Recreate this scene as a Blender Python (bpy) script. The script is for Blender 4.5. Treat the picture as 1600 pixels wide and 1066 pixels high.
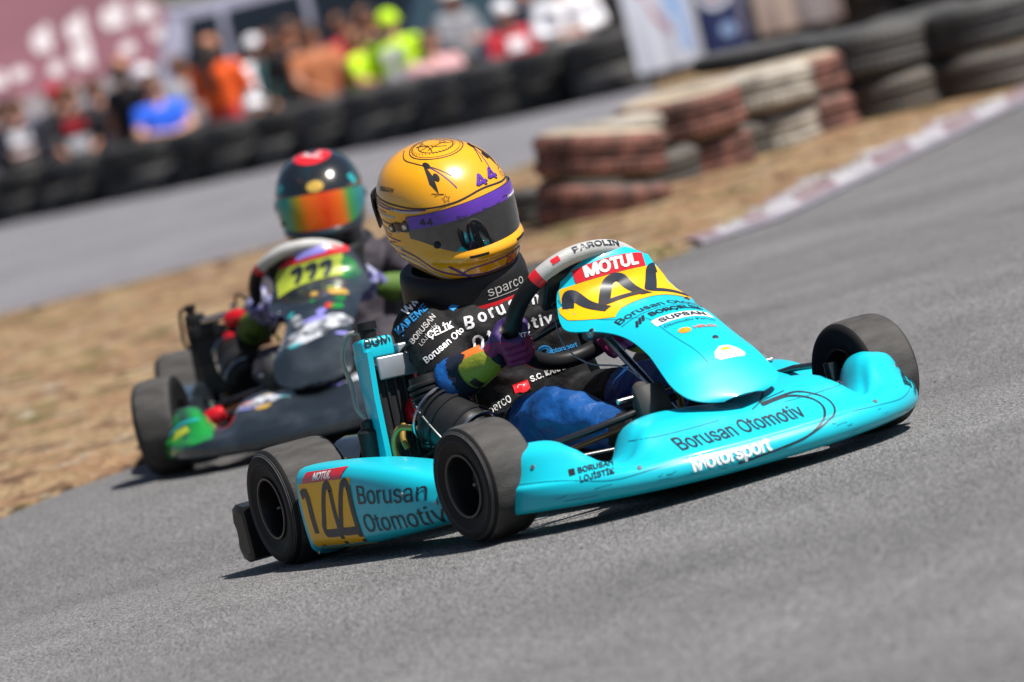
import bpy, bmesh, math, random
from mathutils import Vector, Matrix, noise
from mathutils.bvhtree import BVHTree
from mathutils.geometry import tessellate_polygon

R = math.radians
PI = math.pi
scene = bpy.context.scene
for _o in list(bpy.data.objects):
    bpy.data.objects.remove(_o)

# ------------------------------------------------------------------ camera
PITCH, ROLL = R(3.8), R(14.2)
cam_d = bpy.data.cameras.new('camera')
cam_d.sensor_width = 36
cam_d.lens = 8070 * 36 / 1600
cam_d.clip_start = 0.1
cam_d.clip_end = 2000
cam_d.dof.use_dof = True
cam_d.dof.focus_distance = 11.55
cam_d.dof.aperture_fstop = 3.3
cam = bpy.data.objects.new('camera', cam_d)
scene.collection.objects.link(cam)
fwv = Vector((0, math.cos(PITCH), -math.sin(PITCH)))
rt0 = Vector((1, 0, 0)); up0 = Vector((0, math.sin(PITCH), math.cos(PITCH)))
rt = rt0 * math.cos(ROLL) - up0 * math.sin(ROLL)
up = rt0 * math.sin(ROLL) + up0 * math.cos(ROLL)
m = Matrix((rt, up, -fwv)).transposed().to_4x4()
m.translation = Vector((.053, -11.961, 1.125))
cam.matrix_world = m
scene.camera = cam

# ------------------------------------------------------------------ light
SUN_EL, SUN_AZ = R(59), R(-31)        # azimuth measured from +X towards +Y
sd = Vector((math.cos(SUN_EL) * math.cos(SUN_AZ), math.cos(SUN_EL) * math.sin(SUN_AZ), math.sin(SUN_EL)))
world = bpy.data.worlds.new('World')
scene.world = world
world.use_nodes = True
wn = world.node_tree
wn.nodes.clear()
sky = wn.nodes.new('ShaderNodeTexSky')
sky.sky_type = 'NISHITA'
sky.sun_disc = False
sky.sun_elevation = SUN_EL
sky.sun_rotation = math.atan2(sd.x, sd.y)
sky.air_density = 1.0
sky.dust_density = 1.5
bg = wn.nodes.new('ShaderNodeBackground')
bg.inputs[1].default_value = 0.050
wo = wn.nodes.new('ShaderNodeOutputWorld')
wn.links.new(sky.outputs[0], bg.inputs[0])
wn.links.new(bg.outputs[0], wo.inputs[0])
sun_d = bpy.data.lights.new('sun', 'SUN')
sun_d.energy = 5.0
sun_d.angle = R(0.5)
sun_d.color = (1, .955, .89)
sun = bpy.data.objects.new('sun', sun_d)
scene.collection.objects.link(sun)
sun.rotation_euler = sd.to_track_quat('Z', 'Y').to_euler()
scene.view_settings.view_transform = 'Standard'
scene.view_settings.look = 'None'
scene.view_settings.exposure = 0.50
scene.view_settings.gamma = 1
scene.cycles.use_denoising = True
scene.cycles.max_bounces = 8

# ------------------------------------------------------------------ helpers
def lerp(a, b, t): return a + (b - a) * t
def sstep(a, b, x):
    t = min(1, max(0, (x - a) / (b - a))); return t * t * (3 - 2 * t)

def interp(knots, x):
    if x <= knots[0][0]: return knots[0][1]
    for (x0, y0), (x1, y1) in zip(knots, knots[1:]):
        if x <= x1:
            return lerp(y0, y1, (x - x0) / (x1 - x0))
    return knots[-1][1]

def interps(knots, x):
    """smooth (cosine free, catmull-like) interpolation"""
    n = len(knots)
    if x <= knots[0][0]: return knots[0][1]
    if x >= knots[-1][0]: return knots[-1][1]
    for i in range(n - 1):
        x0, y0 = knots[i]; x1, y1 = knots[i + 1]
        if x <= x1:
            h = x1 - x0; t = (x - x0) / h
            if i > 0: m0 = (y1 - knots[i-1][1]) / (x1 - knots[i-1][0])
            else: m0 = (y1 - y0) / h
            if i < n - 2: m1 = (knots[i+2][1] - y0) / (knots[i+2][0] - x0)
            else: m1 = (y1 - y0) / h
            t2, t3 = t*t, t*t*t
            return (2*t3-3*t2+1)*y0 + (t3-2*t2+t)*h*m0 + (-2*t3+3*t2)*y1 + (t3-t2)*h*m1

def smooth_path(pts, n=6, closed=False):
    P = [Vector(p) for p in pts]; out = []
    N = len(P)
    for i in range(N if closed else N - 1):
        p0 = P[(i-1) % N] if (closed or i > 0) else P[0]
        p1 = P[i]; p2 = P[(i+1) % N]
        p3 = P[(i+2) % N] if (closed or i < N - 2) else P[-1]
        for k in range(n):
            t = k / n
            out.append(0.5*((2*p1)+(p2-p0)*t+(2*p0-5*p1+4*p2-p3)*t*t+(3*p1-p0-3*p2+p3)*t**3))
    if not closed: out.append(P[-1])
    return out

class MB:
    def __init__(s):
        s.v, s.f, s.mi, s.mats = [], [], [], []
    def mid(s, m):
        if m not in s.mats: s.mats.append(m)
        return s.mats.index(m)
    def add(s, vs, fs, m):
        b = len(s.v); k = s.mid(m)
        s.v += [Vector(v) for v in vs]
        for f in fs:
            s.f.append(tuple(b + i for i in f)); s.mi.append(k)
    def xf(s, M, start=0):
        for i in range(start, len(s.v)): s.v[i] = M @ s.v[i]
        return s
    def merge(s, o, M=None):
        b = len(s.v)
        s.v += [(M @ v if M else v.copy()) for v in o.v]
        for f, k in zip(o.f, o.mi):
            s.f.append(tuple(b + i for i in f)); s.mi.append(s.mid(o.mats[k]))
    def grid(s, P, m, cu=False, cv=False, mfn=None):
        nu, nv = len(P), len(P[0]); b = len(s.v)
        for row in P: s.v += [Vector(p) for p in row]
        for i in range(nu if cu else nu - 1):
            for j in range(nv if cv else nv - 1):
                i2, j2 = (i+1) % nu, (j+1) % nv
                s.f.append((b+i*nv+j, b+i2*nv+j, b+i2*nv+j2, b+i*nv+j2))
                s.mi.append(s.mid(mfn(i, j) if mfn else m))
    def cap(s, ring, m):
        c = sum((Vector(p) for p in ring), Vector()) / len(ring)
        n = len(ring)
        s.add(list(ring) + [c], [(i, (i+1) % n, n) for i in range(n)], m)
    def shell(s, P, th, m, inner=None, mfn=None):
        """open surface with thickness th along its normals"""
        nu, nv = len(P), len(P[0])
        P = [[Vector(p) for p in r] for r in P]
        Q = []
        for i in range(nu):
            row = []
            for j in range(nv):
                du = P[min(i+1, nu-1)][j] - P[max(i-1, 0)][j]
                dv = P[i][min(j+1, nv-1)] - P[i][max(j-1, 0)]
                n = du.cross(dv)
                n = n.normalized() if n.length > 1e-12 else Vector((0, 0, 1))
                row.append(P[i][j] - n * th)
            Q.append(row)
        s.grid(P, m, mfn=mfn); s.grid(Q, inner or m)
        e = [(P[i][0], Q[i][0]) for i in range(nu)] + [(P[-1][j], Q[-1][j]) for j in range(1, nv)] + \
            [(P[i][-1], Q[i][-1]) for i in range(nu-2, -1, -1)] + [(P[0][j], Q[0][j]) for j in range(nv-2, -1, -1)]
        s.grid([[a, b] for a, b in e], m)
    def box(s, c, d, m, bev=0.0, M=None, n=3):
        x, y, z = d[0]/2, d[1]/2, d[2]/2
        bm = bmesh.new(); bmesh.ops.create_cube(bm, size=1)
        for v in bm.verts: v.co = Vector((v.co.x*d[0], v.co.y*d[1], v.co.z*d[2]))
        if bev > 0:
            bmesh.ops.bevel(bm, geom=bm.edges[:], offset=bev, segments=n, profile=.5, affect='EDGES')
        T = Matrix.Translation(c) @ (M.to_4x4() if M else Matrix())
        bm.verts.index_update()
        s.add([T @ v.co for v in bm.verts], [[v.index for v in f.verts] for f in bm.faces], m)
        bm.free()
    def tube(s, pts, r, m, n=10, closed=False, caps=True, mfn=None):
        P = [Vector(p) for p in pts]; N = len(P)
        rr = r if isinstance(r, (list, tuple)) else [r] * N
        rows = []; prev = None
        for i in range(N):
            a = P[(i-1) % N] if (closed or i > 0) else P[i]
            b = P[(i+1) % N] if (closed or i < N-1) else P[i]
            t = (b - a).normalized()
            if prev is None:
                q = Vector((0, 0, 1)) if abs(t.z) < .9 else Vector((1, 0, 0))
                u = t.cross(q).normalized()
            else:
                u = (prev - t * prev.dot(t)).normalized()
            prev = u; w = t.cross(u)
            rows.append([P[i] + (u*math.cos(2*PI*k/n) + w*math.sin(2*PI*k/n)) * rr[i] for k in range(n)])
        s.grid(rows, m, cu=closed, cv=True, mfn=mfn)
        if caps and not closed:
            s.cap(rows[0], m); s.cap(rows[-1], m)
    def lathe(s, prof, o, ax, m, n=32, mfn=None, caps=False):
        """prof: list of (axial, radius)"""
        ax = Vector(ax).normalized(); o = Vector(o)
        q = Vector((0, 0, 1)) if abs(ax.z) < .9 else Vector((1, 0, 0))
        u = ax.cross(q).normalized(); w = ax.cross(u)
        rows = [[o + ax*a + (u*math.cos(2*PI*k/n) + w*math.sin(2*PI*k/n)) * r for k in range(n)] for a, r in prof]
        s.grid(rows, m, cv=True, mfn=mfn)
        if caps: s.cap(rows[0], m); s.cap(rows[-1], m)
    def capsule(s, p0, r0, p1, r1, m, n=16):
        p0, p1 = Vector(p0), Vector(p1); d = p1 - p0
        L = d.length; ax = d.normalized() if L > 1e-9 else Vector((0, 0, 1))
        prof = [(-r0*math.cos(a), r0*math.sin(a)) for a in [PI/2*k/5 for k in range(6)]]
        prof[0] = (-r0, 1e-5)
        prof += [(L + r1*math.sin(a), r1*math.cos(a)) for a in [PI/2*k/5 for k in range(6)]]
        prof[-1] = (L + r1, 1e-5)
        s.lathe(prof, p0, ax, m, n)
    def bvh(s): return BVHTree.FromPolygons(s.v, s.f)
    def build(s, name, parent=None, loc=None, smooth=40, recalc=True):
        me = bpy.data.meshes.new(name)
        me.from_pydata([tuple(v) for v in s.v], [], s.f)
        for mm in s.mats: me.materials.append(M[mm] if isinstance(mm, str) else mm)
        me.polygons.foreach_set('material_index', s.mi)
        if recalc:
            bm = bmesh.new(); bm.from_mesh(me)
            bmesh.ops.recalc_face_normals(bm, faces=bm.faces[:])
            bm.to_mesh(me); bm.free()
        me.polygons.foreach_set('use_smooth', [True] * len(me.polygons))
        me.update()
        if smooth: me.set_sharp_from_angle(angle=R(smooth))
        o = bpy.data.objects.new(name, me)
        scene.collection.objects.link(o)
        if parent is not None: o.parent = parent
        if loc is not None: o.location = loc
        return o

def empty(name, M_=None, loc=None):
    o = bpy.data.objects.new(name, None)
    o.empty_display_size = .1
    scene.collection.objects.link(o)
    if M_ is not None: o.matrix_world = M_
    if loc is not None: o.location = loc
    return o
def tag(o, label, cat, group=None):
    o['label'] = label; o['category'] = cat
    if group: o['group'] = group
    return o
def structure(o): o['kind'] = 'structure'; return o

# ---- 2D shapes and their projection on surfaces (stickers, lettering, lines)
def refine(vs, fs, L):
    bm = bmesh.new()
    bv = [bm.verts.new((v[0], v[1], 0)) for v in vs]
    for f in fs:
        try: bm.faces.new([bv[i] for i in f])
        except ValueError: pass
    bmesh.ops.triangulate(bm, faces=bm.faces[:])
    for _ in range(7):
        e = [e for e in bm.edges if e.calc_length() > L]
        if not e: break
        bmesh.ops.subdivide_edges(bm, edges=e, cuts=1)
        bmesh.ops.triangulate(bm, faces=[f for f in bm.faces if len(f.verts) > 3])
    bm.verts.index_update()
    r = ([(v.co.x, v.co.y) for v in bm.verts], [[v.index for v in f.verts] for f in bm.faces])
    bm.free(); return r

_tc = {}
FONT = None
try:        # the grotesque that ships with Blender; the built-in face if it is missing
    import os
    FONT = bpy.data.fonts.load(os.path.join(bpy.utils.system_resource('DATAFILES', path='fonts'), 'Inter.woff2'))
except Exception:
    FONT = None
_cap = []
def cap_height():
    if not _cap:
        _cap.append(.7); t = text2d('H', 1.0); _cap[0] = .7 * (max(v[1] for v in t[0]) - min(v[1] for v in t[0]))
        _tc.clear()
    return _cap[0]
def text2d(s, h=1.0, bold=0.0, shear=0.0, xs=1.0, align='C', L=None, sp=1.0, heavy=0.0):
    key = (s, bold, shear, sp)
    if key not in _tc:
        cu = bpy.data.curves.new('t', 'FONT')
        cu.body = s; cu.size = 1
        if FONT: cu.font = FONT
        cu.offset = bold; cu.shear = shear; cu.resolution_u = 3
        cu.space_character = sp
        o = bpy.data.objects.new('t', cu); scene.collection.objects.link(o)
        dg = bpy.context.evaluated_depsgraph_get(); dg.update()
        me = bpy.data.meshes.new_from_object(o.evaluated_get(dg))
        _tc[key] = ([(v.co.x, v.co.y) for v in me.vertices], [list(p.vertices) for p in me.polygons])
        bpy.data.objects.remove(o); bpy.data.curves.remove(cu); bpy.data.meshes.remove(me)
    vs, fs = _tc[key]
    k = h / (cap_height() if _cap or s != 'H' else .7)
    x0 = min(v[0] for v in vs); x1 = max(v[0] for v in vs)
    off = {'C': (x0+x1)/2, 'L': x0, 'R': x1}[align]
    out = [((x-off)*k*xs, y*k) for x, y in vs]
    p = refine(out, fs, L or h*.7)
    if not heavy: return p
    return Layers([p] + [mv(p, dx*heavy*h, dy*heavy*h) for dx, dy in ((1, 0), (-1, 0), (0, .6), (0, -.6))])
class Layers(list): pass

def ribbon2d(pts, w, closed=False, n=0):
    if n: pts = [(p.x, p.y) for p in smooth_path([(x, y, 0) for x, y in pts], n, closed)]
    N = len(pts); vs = []; fs = []
    for i in range(N):
        a = pts[(i-1) % N] if (closed or i > 0) else pts[i]
        b = pts[(i+1) % N] if (closed or i < N-1) else pts[i]
        dx, dy = b[0]-a[0], b[1]-a[1]; l = math.hypot(dx, dy) or 1
        ww = w if not isinstance(w, (list, tuple)) else lerp(w[0], w[1], i/(N-1))
        nx, ny = -dy/l*ww/2, dx/l*ww/2
        vs += [(pts[i][0]+nx, pts[i][1]+ny), (pts[i][0]-nx, pts[i][1]-ny)]
    for i in range(N if closed else N-1):
        j = (i+1) % N
        fs.append((2*i, 2*i+1, 2*j+1, 2*j))
    return vs, fs
def poly2d(pts, L=.02):
    t = tessellate_polygon([[Vector((x, y, 0)) for x, y in pts]])
    return refine(pts, t, L)
def rect2d(x0, y0, x1, y1, L=.02):
    nx = max(1, math.ceil(abs(x1-x0)/L)); ny = max(1, math.ceil(abs(y1-y0)/L))
    vs = [(lerp(x0, x1, i/nx), lerp(y0, y1, j/ny)) for i in range(nx+1) for j in range(ny+1)]
    fs = [(i*(ny+1)+j, (i+1)*(ny+1)+j, (i+1)*(ny+1)+j+1, i*(ny+1)+j+1) for i in range(nx) for j in range(ny)]
    return vs, fs
def disc2d(cx, cy, r, n=20, ry=None):
    ry = ry or r
    return poly2d([(cx+r*math.cos(2*PI*k/n), cy+ry*math.sin(2*PI*k/n)) for k in range(n)], r*.7)
def ring2d(cx, cy, r, w, n=32, ry=None, a0=0, a1=360):
    ry = ry or r
    full = abs(a1-a0) >= 360
    k = n if full else n+1
    pts = [(cx+r*math.cos(R(lerp(a0, a1, i/n))), cy+ry*math.sin(R(lerp(a0, a1, i/n)))) for i in range(k)]
    return ribbon2d(pts, w, closed=full)
def mv(p, dx, dy, rot=0, sx=1, sy=1):
    if isinstance(p, Layers): return Layers([mv(q, dx, dy, rot, sx, sy) for q in p])
    c, s = math.cos(R(rot)), math.sin(R(rot))
    return [(x*sx*c-y*sy*s+dx, x*sx*s+y*sy*c+dy) for x, y in p[0]], p[1]

def planar(O, X, Y, back=.4):
    O, X, Y = Vector(O), Vector(X).normalized(), Vector(Y)
    Y = (Y - X*Y.dot(X)).normalized(); N = X.cross(Y)
    return lambda x, y: (O + X*x + Y*y + N*back, -N)
def conform(mb, bvh, p2, fn, m, eps=.0010, maxd=2.0, facing=-.05):
    if isinstance(p2, Layers):
        for i, q in enumerate(p2): conform(mb, bvh, q, fn, m, eps + i*.00016, maxd, facing)
        return
    pos = []
    for x, y in p2[0]:
        o, d = fn(x, y)
        h = bvh.ray_cast(o, d, maxd)
        if h[0] is None: pos.append(None); continue
        nn = h[1] if h[1].dot(d) < 0 else -h[1]
        pos.append(h[0] + nn*eps if -nn.dot(d) > facing else None)
    fs = [f for f in p2[1] if all(pos[i] is not None for i in f)]
    if not fs: return
    used = sorted({i for f in fs for i in f}); mp = {k: i for i, k in enumerate(used)}
    mb.add([pos[k] for k in used], [[mp[i] for i in f] for f in fs], m)

def remeshed(caps, voxel, smooth_it=3, post=None, ell=()):
    """union of tapered capsules (p0,r0,p1,r1,mat) and ellipsoids as ONE continuous surface;
    every face takes the material of the nearest capsule"""
    t = MB()
    for c in caps: t.capsule(c[0], c[1], c[2], c[3], 'black')
    me = bpy.data.meshes.new('tmp'); me.from_pydata([tuple(v) for v in t.v], [], t.f)
    bm = bmesh.new(); bm.from_mesh(me); bmesh.ops.recalc_face_normals(bm, faces=bm.faces[:]); bm.to_mesh(me); bm.free()
    o = bpy.data.objects.new('tmp', me); scene.collection.objects.link(o)
    md = o.modifiers.new('r', 'REMESH'); md.mode = 'VOXEL'; md.voxel_size = voxel
    if smooth_it:
        ms = o.modifiers.new('s', 'SMOOTH'); ms.factor = .5; ms.iterations = smooth_it
    dg = bpy.context.evaluated_depsgraph_get(); dg.update()
    ev = bpy.data.meshes.new_from_object(o.evaluated_get(dg))
    r = MB()
    vs = [v.co.copy() for v in ev.vertices]
    if post:
        vs = [post(v.co.copy(), v.normal.copy()) for v in ev.vertices]
    r.v = vs
    segs = [(Vector(c[0]), c[1], Vector(c[2]) - Vector(c[0]), c[3], c[4]) for c in caps]
    for p in ev.polygons:
        c = p.center; best = 1e9; bmn = None
        for p0, r0, d, r1, mm in segs:
            l2 = d.length_squared
            tt = 0 if l2 < 1e-12 else min(1, max(0, (c-p0).dot(d)/l2))
            dist = (c - p0 - d*tt).length - lerp(r0, r1, tt)
            if dist < best: best = dist; bmn = mm(tt, c) if callable(mm) else mm
        r.f.append(tuple(p.vertices)); r.mi.append(r.mid(bmn))
    bpy.data.objects.remove(o); bpy.data.meshes.remove(me); bpy.data.meshes.remove(ev)
    return r

# ------------------------------------------------------------------ materials
M = {}
def srgb(r, g, b):
    f = lambda c: c/12.92 if c <= .04045 else ((c+.055)/1.055)**2.4
    return (f(r/255), f(g/255), f(b/255), 1)
def mat(name, col, rough=.5, metal=0.0, coat=0.0, var=.08, vscale=30, bump=0.0, bscale=200, spec=.5, col2=None, ramp=(.4, .6), detail=4, rvar=0.0, coatr=.05, dim='obj', warp=None):
    mt = bpy.data.materials.new(name); mt.use_nodes = True
    nt = mt.node_tree; N = nt.nodes; Lk = nt.links
    b = N['Principled BSDF']
    b.inputs['Roughness'].default_value = rough
    b.inputs['Metallic'].default_value = metal
    b.inputs['Coat Weight'].default_value = coat
    b.inputs['Coat Roughness'].default_value = coatr
    b.inputs['Specular IOR Level'].default_value = spec
    tc = N.new('ShaderNodeTexCoord')
    nz = N.new('ShaderNodeTexNoise'); nz.inputs['Scale'].default_value = vscale; nz.inputs['Detail'].default_value = detail
    src = tc.outputs['Object']
    if warp:
        mp = N.new('ShaderNodeMapping'); mp.inputs['Scale'].default_value = warp
        Lk.new(src, mp.inputs[0]); src = mp.outputs[0]
    Lk.new(src, nz.inputs['Vector'])
    rp = N.new('ShaderNodeValToRGB')
    c = tuple(col[:3])
    if col2 is None:
        lo = tuple(max(0, x*(1-var)) for x in c); hi = tuple(min(1, x*(1+var)) for x in c)
        rp.color_ramp.elements[0].position = .3; rp.color_ramp.elements[1].position = .7
    else:
        lo, hi = c, tuple(col2[:3])
        rp.color_ramp.elements[0].position, rp.color_ramp.elements[1].position = ramp
    rp.color_ramp.elements[0].color = (*lo, 1); rp.color_ramp.elements[1].color = (*hi, 1)
    Lk.new(nz.outputs[0], rp.inputs[0]); Lk.new(rp.outputs[0], b.inputs['Base Color'])
    if rvar:
        mr = N.new('ShaderNodeMapRange'); mr.inputs[3].default_value = max(0, rough-rvar); mr.inputs[4].default_value = min(1, rough+rvar)
        Lk.new(nz.outputs[0], mr.inputs[0]); Lk.new(mr.outputs[0], b.inputs['Roughness'])
    if bump:
        n2 = N.new('ShaderNodeTexNoise'); n2.inputs['Scale'].default_value = bscale; n2.inputs['Detail'].default_value = 3
        Lk.new(tc.outputs['Object'], n2.inputs['Vector'])
        bp = N.new('ShaderNodeBump'); bp.inputs['Strength'].default_value = bump; bp.inputs['Distance'].default_value = .01
        Lk.new(n2.outputs[0], bp.inputs['Height']); Lk.new(bp.outputs[0], b.inputs['Normal'])
    M[name] = mt
    return mt

mat('black', (.012, .012, .013), .45, spec=.25)
mat('black_gloss', (.01, .01, .011), .15, coat=.4)
mat('black_plastic', (.016, .016, .017), .38, spec=.25, bump=.03, bscale=120)
mat('cyan', (.004, .50, .63), .40, coat=.35, var=.035, vscale=5, coatr=.14, rvar=.06, spec=.4)
mat('cyan_edge', (.005, .22, .30), .4)
mat('grey_metal', (.30, .31, .33), .35, metal=.8)
mat('steel', (.55, .55, .56), .25, metal=1)
mat('alu', (.35, .38, .42), .4, metal=.6)
mat('yellow', (.88, .47, .004), .38, coat=.15, var=.03, spec=.3)
mat('helmet_yellow', (.84, .37, .004), .25, coat=1, var=.05, vscale=12, coatr=.1)
mat('purple', (.10, .028, .36), .3, coat=.5)
mat('purple_line', (.075, .035, .20), .4)
mat('line_black', (.02, .018, .02), .4)
mat('ink', (.016, .022, .035), .42)
mat('lettering_white', (.82, .83, .84), .5, var=.03)
mat('silver_line', (.46, .45, .44), .4)
mat('red', (.62, .012, .02), .35, coat=.3)
mat('red_engine', (.62, .006, .014), .3, metal=.3, coat=.5)
mat('orange_logo', (.85, .30, .02), .4)
mat('pink_logo', (.75, .22, .18), .4)
mat('visor', (.012, .013, .015), .06, coat=1, coatr=.02, var=.02, spec=.8)
mat('visor_grey', (.035, .036, .038), .3, metal=.3)
mat('tyre_tread', (.040, .038, .037), .75, var=.25, vscale=40, bump=.25, bscale=300, col2=(.074, .071, .068), spec=.3, ramp=(.35, .7), warp=(1, .35, 1))
mat('tyre_side', (.0085, .0085, .009), .6, spec=.22, bump=.05, bscale=200)
mat('tyre_line', (.07, .07, .072), .5)
mat('rim_black', (.010, .010, .011), .35, spec=.25)
mat('rim_lip', (.03, .03, .032), .3)
mat('frame_black', (.014, .014, .016), .3, coat=.3)
mat('copper', (.30, .12, .05), .35, metal=.6)
mat('brass', (.40, .24, .05), .35, metal=.4, coat=.3)
mat('hose_clear', (.30, .29, .27), .25, coat=.5)
mat('fin_dark', (.012, .013, .015), .4)
mat('radiator_core', (.010, .010, .011), .5)
mat('radiator_wire', (.17, .16, .15), .35, metal=.7)
mat('suit_black', (.0085, .0082, .0092), .72, spec=.25, bump=.35, bscale=55, var=.3, vscale=14)
mat('suit_print', (.55, .55, .57), .65, var=.15, vscale=40, bump=.3, bscale=55)
mat('suit_grey', (.045, .045, .05), .7, bump=.3, bscale=50)
mat('suit_navy', (.008, .012, .028), .7, spec=.25, bump=.3, bscale=50)
mat('suit_blue', (.002, .066, .25), .5, bump=.9, bscale=24, var=.3, vscale=8)
mat('suit_blue_dark', (.004, .02, .14), .55, bump=.3, bscale=45)
mat('text_blue', (.02, .24, .55), .5)
mat('glove_purple', (.035, .012, .10), .6, bump=.2, bscale=150)
mat('glove_magenta', (.20, .008, .075), .6, bump=.2, bscale=150)
mat('glove_label', (.50, .55, .05), .5)
mat('cuff_orange', (.75, .17, .02), .6, bump=.2, bscale=120)
mat('cuff_olive', (.22, .24, .015), .6, bump=.2, bscale=120)
mat('cuff_yellow', (.62, .48, .02), .6, bump=.2, bscale=120)
mat('wheel_silver', (.44, .44, .43), .42, bump=.25, bscale=420)
mat('skin', (.42, .22, .14), .5)
mat('shoe_black', (.014, .014, .015), .55, spec=.25, bump=.2, bscale=120)
mat('shoe_suede', (.050, .044, .040), .85, bump=.2, bscale=120)
mat('sole', (.05, .05, .05), .6)
# second kart
mat('holo', (.026, .036, .045), .13, metal=.45, coat=1, col2=(.085, .105, .125), ramp=(.42, .68), vscale=6, coatr=.05)
mat('lime', (.36, .44, .04), .4, coat=.3)
mat('green_gloss', (.01, .24, .035), .2, coat=1, col2=(.02, .06, .05), vscale=11, ramp=(.50, .66), coatr=.04)
mat('helmet_dark', (.008, .010, .012), .18, coat=1, coatr=.05, col2=(.006, .03, .045), vscale=9, ramp=(.5, .7))
mat('gold', (.75, .48, .10), .3, metal=.5)
mat('violet_holo', (.30, .28, .75), .3, metal=.3)
mat('holo_sky_sheen', (.05, .06, .075), .3, metal=.3, col2=(.72, .74, .80), vscale=20, ramp=(.38, .58))  # pale film patches; low on the front panel they paint a sky reflection
mat('teal_holo', (.02, .35, .38), .3)
mat('glove_blue', (.09, .09, .26), .6, col2=(.35, .36, .5), vscale=45, ramp=(.5, .6))
mat('suit_green', (.06, .125, .008), .7, bump=.2, bscale=60)
mat('suit_dusk', (.030, .024, .034), .75, bump=.3, bscale=60)

def rainbow_visor():
    mt = bpy.data.materials.new('visor_rainbow'); mt.use_nodes = True
    nt = mt.node_tree; N = nt.nodes; L = nt.links; b = N['Principled BSDF']
    b.inputs['Roughness'].default_value = .22; b.inputs['Metallic'].default_value = .25
    b.inputs['Coat Weight'].default_value = .15
    tc = N.new('ShaderNodeTexCoord'); sx = N.new('ShaderNodeSeparateXYZ'); L.new(tc.outputs['Object'], sx.inputs[0])
    mr = N.new('ShaderNodeMapRange'); mr.inputs[1].default_value = -.13; mr.inputs[2].default_value = .13
    L.new(sx.outputs[1], mr.inputs[0])
    rp = N.new('ShaderNodeValToRGB'); L.new(mr.outputs[0], rp.inputs[0])
    e = rp.color_ramp.elements
    cols = [(0, (.005, .22, .28)), (.12, (.01, .34, .26)), (.23, (.30, .30, .01)), (.36, (.80, .16, .005)), (.60, (.75, .055, .005)), (.76, (.72, .13, .005)), (.86, (.05, .28, .05)), (1, (.01, .22, .30))]
    e[0].position, e[0].color = cols[0][0], (*cols[0][1], 1)
    e[1].position, e[1].color = cols[-1][0], (*cols[-1][1], 1)
    for p, c in cols[1:-1]:
        q = e.new(p); q.color = (*c, 1)
    L.new(rp.outputs[0], b.inputs['Base Color'])
    M['visor_rainbow'] = mt
rainbow_visor()

def asphalt(name, base, tint, speck=1.0):
    mt = bpy.data.materials.new(name); mt.use_nodes = True
    nt = mt.node_tree; N = nt.nodes; L = nt.links; b = N['Principled BSDF']
    b.inputs['Roughness'].default_value = .82; b.inputs['Specular IOR Level'].default_value = .35
    tc = N.new('ShaderNodeTexCoord')
    def nz(scale, det=3, warp=None, rough=.5):
        n = N.new('ShaderNodeTexNoise'); n.inputs['Scale'].default_value = scale; n.inputs['Detail'].default_value = det
        n.inputs['Roughness'].default_value = rough
        if warp:
            mp = N.new('ShaderNodeMapping'); mp.inputs['Scale'].default_value = warp[0]; mp.inputs['Rotation'].default_value = (0, 0, R(warp[1]))
            L.new(tc.outputs['Object'], mp.inputs[0]); L.new(mp.outputs[0], n.inputs['Vector'])
        else: L.new(tc.outputs['Object'], n.inputs['Vector'])
        return n
    def ramp(n, p0, c0, p1, c1):
        r = N.new('ShaderNodeValToRGB'); e = r.color_ramp.elements
        e[0].position, e[0].color = p0, (c0, c0, c0, 1); e[1].position, e[1].color = p1, (c1, c1, c1, 1)
        L.new(n.outputs[0], r.inputs[0]); return r
    def mul(a, bb, f=1):
        x = N.new('ShaderNodeMix'); x.data_type = 'RGBA'; x.blend_type = 'MULTIPLY'; x.inputs[0].default_value = f
        L.new(a.outputs[2] if a.bl_idname == 'ShaderNodeMix' else a.outputs[0], x.inputs[6]); L.new(bb.outputs[0], x.inputs[7]); return x
    rgb = N.new('ShaderNodeRGB'); rgb.outputs[0].default_value = (*[base*t for t in tint], 1)
    vor = N.new('ShaderNodeTexVoronoi'); vor.inputs['Scale'].default_value = 240
    L.new(tc.outputs['Object'], vor.inputs['Vector'])
    sv = N.new('ShaderNodeSeparateColor'); L.new(vor.outputs['Color'], sv.inputs[0])
    rv = N.new('ShaderNodeValToRGB'); L.new(sv.outputs[0], rv.inputs[0])
    e = rv.color_ramp.elements
    lo = 1-.62*speck; hi = 1+.55*speck
    e[0].position, e[0].color = 0, (lo, lo, lo, 1); e[1].position, e[1].color = 1, (hi, hi, hi, 1)
    k = e.new(.5); k.color = (.95, .95, .95, 1)
    c = mul(rgb, rv)
    c = mul(c, ramp(nz(120, 4, None, .75), .3, 1-.34*speck, .7, 1+.28*speck))
    c = mul(c, ramp(nz(2.2, 5), .35, .88, .65, 1.08))
    c = mul(c, ramp(nz(3.0, 4, ((.10, 1.2, 1), 28)), .36, .97, .64, 1.02))
    # darker rubbered bands left along the racing line
    c = mul(c, ramp(nz(.8, 3, ((.12, .8, 1), 12)), .36, .84, .62, 1.06))
    L.new(c.outputs[2], b.inputs['Base Color'])
    bp = N.new('ShaderNodeBump'); bp.inputs['Strength'].default_value = .8; bp.inputs['Distance'].default_value = .005
    L.new(vor.outputs['Distance'], bp.inputs['Height']); L.new(bp.outputs[0], b.inputs['Normal'])
    M[name] = mt
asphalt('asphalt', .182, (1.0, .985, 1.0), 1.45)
asphalt('asphalt_far', .225, (.99, .965, 1.06), .7)

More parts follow.
